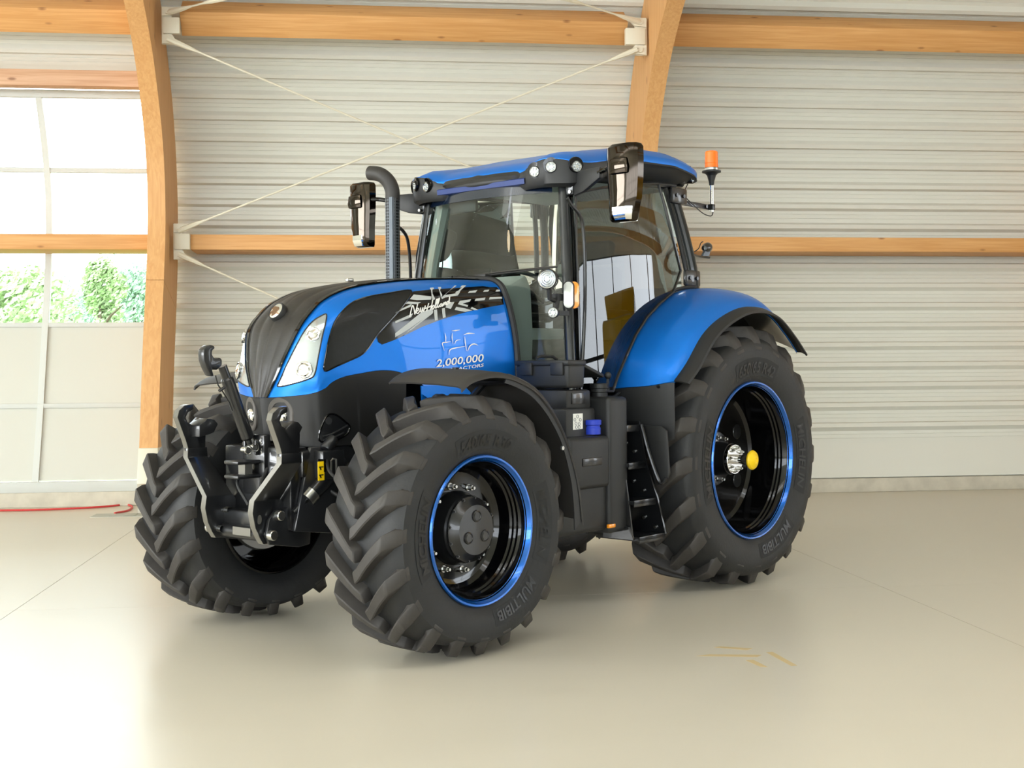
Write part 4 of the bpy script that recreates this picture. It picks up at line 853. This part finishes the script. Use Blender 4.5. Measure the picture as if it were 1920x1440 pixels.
mo = T_('monitor', MB().box((1.0, -.50, 2.2), (.03, .24, .17), Matrix.Rotation(-.2, 3, 'Y')), 'plastic', bev=.01); T_('screen', MB().box((.983, -.50, 2.197), (.004, .2, .13), Matrix.Rotation(-.2, 3, 'Y')), 'gloss', mo); T_('monitor_arm', MB().tube([(1.02, -.5, 2.15), (1.0, -.55, 1.9)], .014, 6), 'plastic', mo)
for s in (-1,): T_('pillar_trim', MB().tube([(1.43, .66 * s, 1.6), (1.37, .61 * s, 2.3), (1.30, .55 * s, 2.78)], [.05, .05, .06], 8), 'mint', cab)
T_('headliner', MB().span((.1, -.58, 2.84), (1.42, .58, 2.88)), 'mint', cab); T_('interior_mirror', MB().box((1.42, -.25, 2.68), (.03, .26, .09)), 'plastic', cab, bev=.02)

# ---------------------------------------------------------------- roof
def roofz(x, y):                                     # top skin
    u = abs(y) / .76; base = interp([(-.2, 3.035), (0, 3.085), (.3, 3.12), (.7, 3.105), (1.0, 3.05), (1.2, 2.985), (1.35, 2.945), (1.56, 2.90)], x) - .05 * u ** 3
    pod = max(0, 1 - ((abs(y) - .62) / .22) ** 2) * max(0, min(1, (x - .95) / .4)) * .055
    return base + pod
def roofout(n=64):                                   # plan outline, clockwise
    pts = [(-.20, 0), (-.19, .4), (-.15, .62), (-.05, .72), (.2, .765), (.7, .775), (1.1, .775), (1.33, .765), (1.46, .71), (1.525, .60), (1.53, .45), (1.515, .35), (1.53, .2), (1.545, 0)]
    return pts + [(x, -y) for x, y in pts[-2:0:-1]]
ro = smoothpoly(roofout(), 4); c0 = V((.7, 0)); rings = []
for t in (0, .2, .4, .6, .75, .87, .95, .99, 1.0):
    dz = 0 if t < .87 else -((t - .87) / .13) ** 2 * .045; rings.append([V((lerp(.7, x, t), lerp(0, y, t), roofz(lerp(.7, x, t), lerp(0, y, t)) + dz)) for x, y in ro])
def drop(x, y):
    pd = max(0, 1 - ((abs(y) - .62) / .34) ** 2) * max(0, min(1, (x - .9) / .25)); return .085 - .06 * pd
skin = rings + [[V((x, y, roofz(x, y) - drop(x, y))) for x, y in ro]]
roof = T_('cab_roof', MB().grid(skin, True, True), 'blue', sharp=55)
def under(x, y):                                     # black lower tray edge: drops at the corner pods
    pd = max(0, 1 - ((abs(y) - .60) / .30) ** 2) * max(0, min(1, (x - 1.0) / .3)); return roofz(x, y) - .085 - interp([(-.3, .015), (.1, .02), (.9, .05), (1.6, .05)], x) - .075 * pd
tray = [[V((x * .998 + .0014, y * .997, roofz(x, y) - drop(x, y) + .001)) for x, y in ro], [V((lerp(.7, x, 1.004), y * 1.002, roofz(x, y) - drop(x, y) - .012)) for x, y in ro], [V((lerp(.7, x, .995), y * .99, under(x, y) + .02)) for x, y in ro], [V((lerp(.7, x, .965), y * .95, under(x, y))) for x, y in ro], [V((lerp(.7, x, .90), y * .86, interp([(-.2, 2.90), (.3, 2.88), (.9, 2.83), (1.6, 2.83)], x))) for x, y in ro], [V((lerp(.7, x, .2), y * .2, 2.85)) for x, y in ro]]
rt = T_('roof_tray', MB().grid(tray, True, True), 'plastic', roof, sharp=50)
TB = BVHTree.FromPolygons([V(v) for v in MB().grid(tray, True, True).v], MB().grid(tray, True, True).f)
visor = [[V((1.525 - .02 * abs(y) + dx, y, z)) for y in [-.40 + .8 * k / 16 for k in range(17)]] for dx, z in ((.002, 2.805), (.014, 2.798), (.010, 2.765), (-.06, 2.755))]
T_('sun_visor', MB().grid(visor), 'dblue', roof)
def worklamp(c, n, r, parent, nm='work_lamp', depth=.05, mt='led', dots=True, ring='chromering'):
    n = V(n).normalized(); Rm = V((0, 1, 0)).rotation_difference(n).to_matrix()
    w = T_(nm, on(MB().lathe([(-depth, r * .6), (-depth * .5, r * 1.0), (.004, r * 1.05), (.008, r), (.004, r * .9)], 24), c, Rm), 'black', parent, sharp=30)
    T_('lamp_ring', on(MB().lathe([(.004, r * .99), (.009, r * .95), (.005, r * .86)], 24), c, Rm), 'steel', w)
    T_('lamp_lens', on(MB().lathe([(.003, r * .88), (.006, r * .5), (.006, .001)], 24), c, Rm), mt, w)
    if dots:
        for i in range(6):
            a = i * PI / 3; T_('led', on(MB().lathe([(.006, r * .22), (.011, r * .14), (.012, .001)], 12, org=(r * .52 * math.cos(a), 0, r * .52 * math.sin(a))), c, Rm), 'lens', w)
    return w
for px, n in (((1003, 322), (.9, .25, -.08)), ((1033, 313), (.8, .55, -.06)), ((1080, 312), (.35, .93, -.06))):
    d = lray(*px); h, nn, i, t = TB.ray_cast(LC, d); h = (h or P(*px, 'Y', .785)) + V(n).normalized() * .004
    for s in (1, -1):
        hc = V((h.x, h.y * s, h.z)); nv = V((n[0], n[1] * s, n[2])); Rm = V((0, 1, 0)).rotation_difference(nv.normalized()).to_matrix()
        T_('lamp_well', on(MB().lathe([(-.01, .050), (.001, .048), (-.001, .001)], 24, fn=lambda hh, r, a: (hh, r * (1.12 if math.sin(a) > 0 else 1))), hc + V((0, 0, .008)), Rm), 'gloss', roof)
        worklamp(hc, nv, .036, roof, depth=.02)
# rear lamps, beacon
rl_ = P(1298, 334, 'Y', .68)
for c_, n in ((rl_, (-.25, .95, -.05)), (rl_ + V((.06, -.06, -.03)), (-.9, .3, -.1)), (V((rl_.x, -.68, rl_.z)), (-.25, -.95, -.05))): worklamp(V(c_), n, .040, roof, depth=.08)
T_('lamp_hanger', MB().box(rl_ + V((0, -.04, .05)), (.04, .03, .09)), 'black', roof)
bq = P(1334, 325, 'Y', .62); bc = empty('beacon_lamp'); bpy.data.objects.remove(bc)
zb0, zb1 = P(1336, 398, 'Y', .62).z, P(1334, 340, 'Y', .62).z; zt0 = P(1334, 322, 'Y', .62).z; zt1 = P(1334, 283, 'Y', .62).z
be = T_('beacon_pole', MB().cyl((bq.x, .62, zb0), (bq.x, .62, zb1), .014), 'chrome')
T_('beacon_base', MB().lathe([(zb1 - .03, .018), (zb1, .022), (zt0 - .03, .034), (zt0 - .012, .05), (zt0 - .006, .072), (zt0 + .006, .072), (zt0 + .01, .05), (zt0 + .03, .05), (zt0 + .03, .001)], 28, org=(bq.x, .62, 0), axis='Z'), 'plastic', be, sharp=25)
T_('beacon_band', MB().lathe([(zt0 + .012, .0505), (zt0 + .026, .0505)], 28, org=(bq.x, .62, 0), axis='Z'), 'steel', be)
T_('beacon_lens', MB().lathe([(zt0 + .03, .052), (zt0 + .06, .051), (zt0 + .062, .049), (zt0 + .064, .051), (zt1 - .012, .049), (zt1 - .004, .044), (zt1, .03), (zt1 + .001, .001)], 28, org=(bq.x, .62, 0), axis='Z'), 'orange', be, sharp=30)
zs = P(1320, 386, 'Y', .62).z; T_('beacon_bracket', MB().span((bq.x - .02, .60, zs - .02), (.02, .606, zs + .02)).span((bq.x - .02, .60, zs - .022), (bq.x + .02, .64, zs + .022)), 'iron', be, bev=.003); T_('bracket_bolt', MB().cyl((bq.x + .06, .606, zs), (bq.x + .06, .618, zs), .014, n=8), 'black', be)
T_('beacon_cable', MB().tube(curve([P(x, y, 'Y', .62) for x, y in ((1292, 340), (1284, 358), (1286, 370), (1300, 384), (1318, 400), (1333, 405), (1337, 398))], 24), .004, 6), 'plastic', be)
ll = P(1327, 463, 'Y', .62); wl2 = worklamp(ll + V((-.03, -.02, .0)), (-.9, -.2, .15), .036, TR, depth=.075)
T_('lamp_foot', MB().prism([P(x, y, 'Y', .62) for x, y in ((1318, 480), (1324, 468), (1332, 470), (1330, 480))], (0, -.02, 0)), 'slate', wl2); T_('lamp_arm', MB().tube([(-.02, .69, P(1302, 480, 'Y', .62).z), P(1312, 481, 'Y', .62), P(1330, 483, 'Y', .62)], .008, 8), 'iron', wl2); T_('lamp_cable', MB().tube(curve([P(x, y, 'Y', .62) for x, y in ((1302, 472), (1310, 466), (1314, 456), (1318, 453))], 12), .004, 6), 'plastic', wl2)

# ---------------------------------------------------------------- lamps on the left front pillar
hl_ = P(1026, 523, 'Y', .80); pl = worklamp(hl_, (.9, .28, -.02), .062, TR, 'pillar_headlamp', .075, 'refl', False)
for i in range(3): T_('lamp_facet', on(MB().lathe([(.0075, .05 - .014 * i), (.0095, .047 - .014 * i)], 24), hl_, V((0, 1, 0)).rotation_difference(V((.9, .28, -.02)).normalized()).to_matrix()), 'lens', pl)
T_('lamp_stem', MB().tube([hl_ + V((-.03, -.01, -.05)), hl_ + V((-.05, -.02, -.12)), hl_ + V((-.1, -.02, -.13))], .016, 8), 'plastic', pl)
sl_ = P(1037, 586, 'Y', .80); worklamp(sl_, (.85, .35, 0), .034, TR, depth=.05)
T_('lamp_bracket', MB().tube([sl_ + V((-.03, 0, .02)), sl_ + V((-.06, -.01, .09))], .014, 8).box(sl_ + V((-.10, -.02, .10)), (.12, .05, .04)).box(sl_ + V((-.12, -.02, .0)), (.1, .03, .03)), 'plastic')
il = P(1066, 553, 'Y', .84); nI = V((.85, .5, 0)).normalized(); Rm = Matrix((V((-nI.y, nI.x, 0)), nI, V((0, 0, 1)))).transposed()
stad = lambda r, h: [(r * math.cos(a), h * (1 if a < PI else -1) + r * math.sin(a)) for a in [2 * PI * (k + .5) / 24 for k in range(24)]]
ind = T_('indicator_lamp', on(MB().prism([(a, -.02, b) for a, b in stad(.036, .055)], (0, .02, 0)), il, Rm), 'plastic', bev=.004)
T_('white_lens', on(MB().prism([(a, 0, b) for a, b in stad(.031, .052)], (0, .010, 0)), il, Rm), 'led', ind, bev=.004); T_('amber_lens', on(MB().prism([(a + .03, -.06, b) for a, b in stad(.034, .052)], (0, .042, 0)), il, Rm), 'amber', ind, bev=.006)
T_('indicator_mount', MB().box(il + V((-.08, -.03, 0)), (.1, .04, .05)), 'plastic', ind)

# ---------------------------------------------------------------- mirrors
for s in (1, -1):
    ar = [(1.37, .70, 2.745), (1.40, .80, 2.755), (1.46, .98, 2.785)]; hh = [.075, .07, .035]
    A = [[V((x + dx, y * s, z + dz)) for dx, dz in ((.02, h), (.02, -h), (-.02, -h), (-.02, h))] for (x, y, z), h in zip(ar, hh)]
    mb = MB().grid(A, False, True); b = len(mb.v); mb.f += [(0, 1, 2, 3), (b - 1, b - 2, b - 3, b - 4)]; mb.sm += [False] * 2
    ma = T_('mirror_arm', mb, 'plastic', bev=.008)
    T_('arm_hinge', MB().span((1.35, .64 * s, 2.68), (1.40, .705 * s, 2.82)), 'satin', ma, bev=.006)
    for dz in (-.055, .055): T_('hinge_bolt', MB().cyl((1.405, .69 * s, 2.75 + dz), (1.42, .69 * s, 2.75 + dz), .011, n=8), 'steel', ma)
    T_('mirror_tube', MB().tube(curve([(1.46, .96 * s, 2.785), (1.48, 1.04 * s, 2.80), (1.52, 1.10 * s, 2.80), (1.55, 1.16 * s, 2.79)], 10), .016, 10), 'gloss', ma)
    prof = [(2.455, .075, .03), (2.47, .085, .05), (2.52, .093, .062), (2.60, .105, .062), (2.72, .115, .066), (2.84, .118, .07), (2.91, .116, .068), (2.93, .10, .05)]
    ym = 1.195; A = []
    for z, w, t in prof:
        sh = -.02 if z < 2.6 else 0
        A.append([V((1.50 + fx, (ym + sh * (1 - (z - 2.45) / .15 if z < 2.6 else 0) + fy) * s, z)) for fx, fy in ((-.02, -w), (t * .55, -w * .96), (t, -w * .6), (t, w * .55), (t * .4, w * .98), (-.03, w))])
    mb = MB().grid(A, True, True); b = len(mb.v); mb.f += [(5, 4, 3, 2, 1, 0), tuple(range(b - 6, b))]; mb.sm += [False] * 2
    mr = T_('mirror', mb, 'smoke', sharp=40)
    T_('mirror_face', MB().grid([[V((1.474 if k else 1.468, (ym - w * .9) * s, z)), V((1.468, (ym + w * .9) * s, z))] for k, (z, w, t) in enumerate(prof)]), 'chrome', mr)
    A = []
    for z, w, t in ((2.735, .055, .0), (2.745, .066, .03), (2.78, .07, .04), (2.83, .062, .035), (2.845, .05, .0)):
        A.append([V((1.555 + fx, (ym + .005 + fy) * s, z)) for fx, fy in ((-.02, -w), (t * .8, -w), (t, -w * .7), (t, w * .7), (t * .8, w), (-.02, w))])
    T_('mirror_motor_pod', MB().grid(A, True, True), 'smoke', mr, sharp=40)
    T_('lower_shell', MB().grid([[V((1.5 + t, (ym + y) * s, z)) for y, t in ((-w * .92, tt * .6), (-w * .6, tt + .006), (w * .5, tt + .006), (w * .9, tt * .6))] for z, w, tt in ((2.462, .072, .044), (2.50, .085, .062), (2.54, .088, .062))]), 'chrome', mr)

# ---------------------------------------------------------------- rear mudguards
RF = [[(1.03, .745, 1.41), (.95, .745, 1.62), (.72, .745, 1.85), (.39, .745, 2.04), (.10, .745, 2.116), (-.25, .745, 2.10), (-.6, .745, 2.0), (-.88, .745, 1.82)],
      [(1.03, .86, 1.42), (.95, .86, 1.63), (.73, .87, 1.86), (.42, .88, 2.045), (.11, .89, 2.115), (-.25, .89, 2.10), (-.58, .89, 1.985), (-.86, .89, 1.78)],
      [(1.02, 1.02, 1.43), (.94, 1.02, 1.62), (.74, 1.03, 1.84), (.45, 1.03, 2.01), (.12, 1.04, 2.085), (-.25, 1.04, 2.07), (-.56, 1.04, 1.945), (-.82, 1.04, 1.73)],
      [(.99, 1.14, 1.45), (.90, 1.15, 1.60), (.70, 1.15, 1.80), (.42, 1.15, 1.96), (.10, 1.16, 2.03), (-.2, 1.16, 2.015), (-.5, 1.16, 1.88), (-.75, 1.16, 1.69)],
      [(.97, 1.20, 1.46), (.83, 1.20, 1.57), (.62, 1.20, 1.77), (.36, 1.20, 1.90), (.06, 1.20, 1.968), (-.25, 1.20, 1.935), (-.5, 1.20, 1.80), (-.69, 1.20, 1.66)]]
rg = surf(RF, 20, 40); rf1, rf2 = pair('rear_mudguard', MB().grid(rg), 'blue', solid=.012, sharp=60)
ext = [[q + V((0, dy, 0)) + (V((q.x, 0, q.z - RZ)).normalized() * dr) for q in rg[-1]] for dy, dr in ((-.004, .006), (.03, .004), (.085, -.025), (.09, -.04))]
bl = MB().grid(ext); T_('mudguard_lip', bl, 'plastic', rf1, solid=.012); T_('mudguard_lip', bl.mirror(), 'plastic', rf2, solid=.012)
inn = [[V((q.x, .735, q.z)), V((q.x * .5, .735, 1.2))] for q in rg[0]]; bl = MB().grid(inn); T_('inner_wall', bl, 'black', rf1); T_('inner_wall', bl.mirror(), 'black', rf2)
us = [[V((q.x, q.y, q.z)) - V((q.x, 0, q.z - RZ)).normalized() * .03 for q in r] for r in rg[:-1]]; bl = MB().grid(us); T_('mudguard_liner', bl, 'black', rf1); T_('mudguard_liner', bl.mirror(), 'black', rf2)
fs_ = MB().tube([q + V((.012, -.012, .012)) for q in rg[0][:26]], .014, 8); T_('front_seal', fs_, 'plastic', rf1); T_('front_seal', fs_.mirror(), 'plastic', rf2)
sk = [[V((1.02, .76, 1.43)), V((1.02, .98, 1.43)), V((.985, 1.13, 1.455)), V((.965, 1.19, 1.46))], [V((1.03, .76, 1.2)), V((1.03, .98, 1.2)), V((1.0, 1.13, 1.2)), V((.975, 1.2, 1.2))], [V((1.0, .76, 1.05)), V((1.0, .98, 1.05)), V((.97, 1.13, 1.06)), V((.95, 1.18, 1.08))]]
bl = MB().grid(sk); T_('mudguard_skirt', bl, 'plastic', rf1, solid=.012); T_('mudguard_skirt', bl.mirror(), 'plastic', rf2, solid=.012)
for px in ((1235, 725),):
    q = P(*px, 'X', 1.0); T_('mudguard_screw', MB().cyl(q, q + V((.012, 0, 0)), .01, n=8), 'black', rf1)

# ---------------------------------------------------------------- tanks, toolbox, steps
ft = T_('fuel_tank', MB().span((1.36, .52, .52), (2.0, 1.0, .98)), 'plastic', bev=.035, seg=3)
T_('tank_tower', MB().span((1.25, .62, .50), (1.46, 1.03, 1.365)), 'plastic', ft, bev=.03, seg=3)
T_('tank_upper', MB().span((1.5, .55, .98), (1.80, .955, 1.30)), 'plastic', ft, bev=.02, seg=2)
T_('tank_top', MB().span((1.52, .55, 1.29), (1.77, .935, 1.415)), 'plastic', ft, bev=.02, seg=2)
T_('tank_recess', MB().box((1.66, 1.045, .97), (.2, .012, .05)), 'black', ft, bev=.012); T_('tank_shoulder', MB().span((1.465, .7, .80), (1.88, 1.045, 1.125)), 'plastic', ft, bev=.03, seg=3)
T_('embossed_panel', MB().box(P(1085, 747, 'Y', .938), (.14, .006, .07)), 'black', ft, bev=.002)
cap = P(1143, 752, 'Y', .86); T_('filler_neck', MB().lathe([(1.36, .055), (1.40, .053), (1.405, .058), (1.425, .058), (1.43, .064), (1.455, .064), (1.46, .058), (1.46, .001)], 28, org=(1.335, .86, -.01), axis='Z'), 'plastic', ft, sharp=25)
tg = P(1150, 750, 'Y', .915); T_('filler_tag', MB().box(tg, (.035, .004, .026)), 'white', ft)
bcap = P(1107, 801, 'Y', .965); T_('blue_filler_cap', MB().lathe([(-.045, .052), (-.005, .052), (0, .048), (.012, .048), (.016, .056), (.04, .057), (.046, .052), (.046, .001)], 28, org=(bcap.x - .02, .965, bcap.z), axis='Z'), 'bluecap', ft, sharp=25)
sq = [P(x, y, 'Y', .957) for x, y in ((1074, 776), (1092, 775), (1092, 804), (1074, 806))]; st_ = T_('instruction_label', MB().prism(sq, (0, .003, 0)), 'white', ft)
for x, y in ((1083, 781), (1078, 787), (1088, 787), (1080, 794), (1086, 795), (1081, 801), (1086, 801)):
    q = P(x, y, 'Y', .961); T_('label_symbol', MB().tube([q + V((.010 * math.cos(a), 0, .010 * math.sin(a))) for a in [k * PI / 5 for k in range(10)]], .0016, 4, closed=True), 'slate', st_)
ol = P(1146, 986, 'Y', 1.03); T_('side_marker', MB().box(ol, (.075, .02, .026)), 'amber', ft, bev=.006)
tb = T_('toolbox', MB().box((1.685, .735, 1.50), (.17, .42, .15), None, 1.04), 'plastic', bev=.02, seg=3)
T_('toolbox_lid', MB().span((1.59, .52, 1.565), (1.78, .955, 1.60)), 'plastic', tb, bev=.012)
for y in (.62, .87): T_('toolbox_latch', MB().box((1.782, y, 1.545), (.018, .10, .08)), 'plastic', tb, bev=.006)
T_('toolbox_handle', MB().tube([P(x, y, 'Y', .75) for x, y in ((1006, 672), (1012, 668), (1035, 668), (1044, 674))], .01, 8), 'plastic', tb)
T_('toolbox_bolt', MB().cyl((1.66, .88, 1.40), (1.66, .88, 1.43), .012, n=8), 'steel', tb)
T_('fold_out_cover', MB().prism([(1.60, .55, 1.59), (1.60, .92, 1.59), (1.36, .92, 1.51), (1.36, .55, 1.51)], (0, 0, -.025)), 'plastic', tb, bev=.008)
lv = [P(1140, 704, 'Y', .86), P(1139, 735, 'Y', .86)]; le = T_('lever', MB().tube([lv[0], lv[1]], [.008, .014], 8), 'plastic'); T_('lever_knob', MB().sphere(lv[0], .024, 14), 'plastic', le)
XF = lambda z: interp([(.45, .985), (.7, 1.035), (.92, 1.09), (1.17, 1.12)], z)
sp = T_('step_frame', MB().prism([(1.27, .72, 1.2), (1.27, .98, 1.2), (1.27, 1.08, .46), (1.27, .72, .46)], (.015, 0, 0)), 'black', bev=.003)
T_('step_side_plate', MB().grid([[V((XF(z), .70, z)), V((XF(z), yo, z)), V((XF(z) - .015, yo, z)), V((XF(z) - .015, .70, z))] for z, yo in ((.46, 1.13), (.70, 1.10), (.92, 1.05), (1.2, 1.02))], False, True), 'black', sp)
T_('step_back_plate', MB().grid([[V((XF(z), .71, z)), V((1.28, .71, z))] for z in (.46, .7, .92, 1.2)], False), 'black', sp, solid=.01)
for z, yo in ((1.165, 1.02), (.925, 1.05), (.685, 1.09), (.455, 1.13)):
    T_('step_tread', MB().span((XF(z), .78, z - .016), (1.28, yo, z + .012)).span((XF(z), yo - .012, z - .03), (1.28, yo, z + .014)), 'black', sp, bev=.004)
for z, y in ((1.05, .9), (1.0, .97), (.80, .93), (.74, 1.0), (.56, .98), (.60, .85), (.5, 1.06)): T_('step_bolt', MB().cyl((XF(z) + .001, y, z), (XF(z) + .014, y, z), .011, n=8), 'steel', sp)
T_('step_flap', MB().prism([(1.06, q[0], q[1]) for q in ((1.0, 1.17), (1.15, 1.17), (1.19, 1.14), (1.21, .86), (1.18, .80), (1.10, .78))], (-.02, 0, 0)), 'plastic', sp, bev=.006)
T_('step_rail', MB().tube(curve([(1.11, 1.03, 1.18), (1.10, 1.08, 1.0), (1.085, 1.14, .83), (1.08, 1.17, .80), (1.07, 1.20, .84)], 14), .012, 8), 'black', sp)
T_('step_foot_guard', MB().prism([(1.285, .86, .55), (1.285, 1.06, .53), (1.285, 1.10, .45), (1.285, .86, .45)], (.02, 0, 0)), 'black', sp)
# rear linkage, mostly hidden behind the wheels
rl = T_('rear_hitch', MB().span((-.75, -.2, .6), (-.4, .2, 1.1)), 'iron', bev=.02)
for s in (1, -1): T_('rear_lower_link', MB().tube([(-.4, .3 * s, .62), (-1.1, .42 * s, .62)], .035, 10), 'iron', rl)
